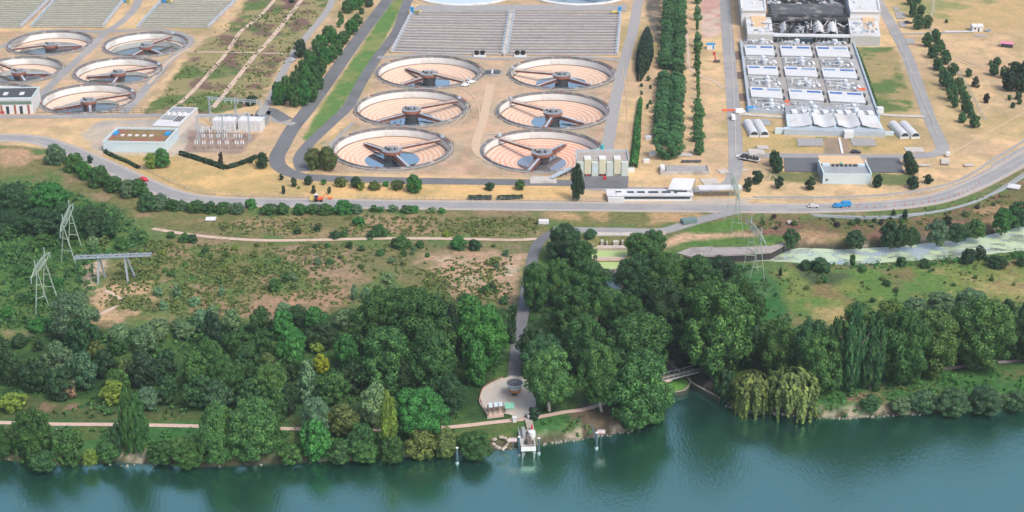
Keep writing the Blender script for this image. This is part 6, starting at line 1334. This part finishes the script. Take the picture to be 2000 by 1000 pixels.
o = cover('undergrowth', [([(-100, 345), (90, 360), (230, 410), (300, 470), (180, 515), (190, 560), (130, 600), (120, 650), (-100, 640)], .16, 1.2, .3),
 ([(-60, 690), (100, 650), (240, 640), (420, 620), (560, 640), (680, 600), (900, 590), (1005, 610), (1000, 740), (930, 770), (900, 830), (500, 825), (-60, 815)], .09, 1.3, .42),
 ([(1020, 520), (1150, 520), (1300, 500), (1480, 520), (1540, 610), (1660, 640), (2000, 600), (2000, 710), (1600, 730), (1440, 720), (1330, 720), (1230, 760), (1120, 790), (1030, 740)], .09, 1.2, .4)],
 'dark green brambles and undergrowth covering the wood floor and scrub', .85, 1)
o.color = (.045, .125, .045, 1)
o = cover('bank_vegetation', [([(-60, 838), (1000, 838), (1130, 808), (1200, 850), (1060, 872), (800, 892), (-60, 896)], .16, .9, .42), ([(1560, 760), (1800, 745), (2050, 715), (2050, 792), (1700, 812), (1560, 808)], .16, .9, .42), ([(1555, 518), (1750, 516), (2000, 494), (2000, 506), (1750, 524), (1560, 526)], .5, .9, .3)],
 'low green plants along the river and channel banks', .6, 2)
o.color = (*TINT['g'], 1)
o = cover('heath_scrub', [([(240, 500), (300, 470), (560, 476), (860, 480), (700, 500), (1000, 500), (1000, 590), (860, 588), (560, 600), (420, 622), (190, 600)], .42, .55, .4), ([(430, 415), (1050, 428), (1050, 462), (430, 460)], .4, .5, .42), ([(1460, 425), (1640, 428), (1960, 380), (1990, 410), (1800, 450), (1470, 452)], .12, .7, .46), ([(1500, 530), (2000, 512), (2000, 600), (1650, 620), (1560, 600)], .14, .55, .47), ([(400, 222), (290, 222), (385, 95), (480, 5), (640, 5), (500, 205)], .16, .5, .47)],
 'scattered low olive green scrub on the heath and fallow strips', .6, 3)
o.color = (.105, .15, .05, 1)
# pale stones along the waterline
rg = random.Random(5); m = MB()
for seg, n in (([(1430, 796), (1500, 807), (1560, 813), (1640, 818), (1700, 815), (1800, 809)], 230), ([(1060, 869), (1130, 859), (1180, 851), (1230, 843)], 90), ([(960, 881), (1060, 869)], 20), ([(0, 897), (400, 912), (900, 884)], 60)):
    sp_ = spline([G(*p, ZW) for p in seg], 14)
    for k in range(n):
        p = sp_[rg.randrange(len(sp_)-1)].lerp(sp_[-1], 0)+Vector((rg.uniform(-2, 2), rg.uniform(-.3, 1.6))); s = rg.uniform(.3, .9); m.box((p.x, p.y, ZW-.1+max(0, p.y-sp_[0].y)*.0), (s, s*.8, s*.6), rg.random()*3, top=.6)
o = m.obj('bank_stones', mat('wet_stone', (.26, .23, .2), .95, .4, .9)); o['kind'] = 'stuff'; o['label'] = 'loose pale stones along the waterline of the river banks'; o['category'] = 'stones'
# burnt heap and gravel details in the plant
# ---- labels: every plant gets its own place in its group, counted left to right
from collections import defaultdict
gr = defaultdict(list)
for e, base, pos, label, wh in PL:
    if label: e['label'] = label
    else: gr[base].append((pos, e, wh))
for base, L in gr.items():
    far = 'file' in base or 'row beside the right' in base or 'clump' in base
    L.sort(key=lambda t: (-t[0][1] if far else t[0][0]))
    for i, (pos, e, wh) in enumerate(L):
        if len(L) > 1:
            e['label'] = f'{base}, {ordw(i)} {"from near end" if far else "from left"}'
        else: e['label'] = base
        e['group'] = ('bushes ' if e['category'] == 'bush' else 'trees ')+wh
# ---------------------------------------------------------------- light, air and camera
HAZE = .00008
W_ = bpy.data.worlds.new('World'); bpy.context.scene.world = W_; W_.use_nodes = True; nt = W_.node_tree
sky = N(nt, 'ShaderNodeTexSky', sky_type='NISHITA', sun_disc=False); EL, AZ = R(52), R(140)
sky.sun_elevation = EL; sky.sun_rotation = AZ; sky.air_density = 1.0; sky.dust_density = 4.5; sky.ozone_density = 1.0
nt.links.new(sky.outputs[0], nt.nodes['Background'].inputs[0]); nt.nodes['Background'].inputs[1].default_value = .15
sl = bpy.data.lights.new('sun', 'SUN'); sl.energy = 1.5; sl.angle = R(12); sl.color = (1, .95, .89); so = bpy.data.objects.new('sun', sl); C.objects.link(so)
sd = Vector((math.sin(AZ)*math.cos(EL), math.cos(AZ)*math.cos(EL), math.sin(EL))); so.rotation_euler = sd.to_track_quat('Z', 'Y').to_euler()
cd = bpy.data.cameras.new('camera'); co = bpy.data.objects.new('camera', cd); C.objects.link(co); bpy.context.scene.camera = co
co.location = (0, 0, H); co.rotation_euler = (math.pi/2-PITCH, 0, 0); cd.sensor_width = 36; cd.lens = 36*F/2000; cd.clip_start = 1; cd.clip_end = 30000
hz_ = MB().box((0, 6500, -16), (18000, 15000, 300)).obj('haze', []); hz_['kind'] = 'stuff'; hz_['label'] = 'thin pale summer haze over the whole plain'; hz_['category'] = 'haze'
hm = bpy.data.materials.new('haze'); hm.use_nodes = True; hn = hm.node_tree; hn.nodes.remove(hn.nodes['Principled BSDF']); pv = N(hn, 'ShaderNodeVolumePrincipled'); pv.inputs['Color'].default_value = (.8, .9, 1, 1); pv.inputs['Density'].default_value = HAZE; pv.inputs['Anisotropy'].default_value = .2
hn.links.new(pv.outputs[0], hn.nodes['Material Output'].inputs['Volume']); hz_.data.materials.append(hm)
sc = bpy.context.scene; sc.view_settings.view_transform = 'Standard'; sc.view_settings.look = 'None'; sc.view_settings.exposure = .56; sc.view_settings.gamma = 1
for o in bpy.data.objects:
    if '_w' in o: del o['_w']
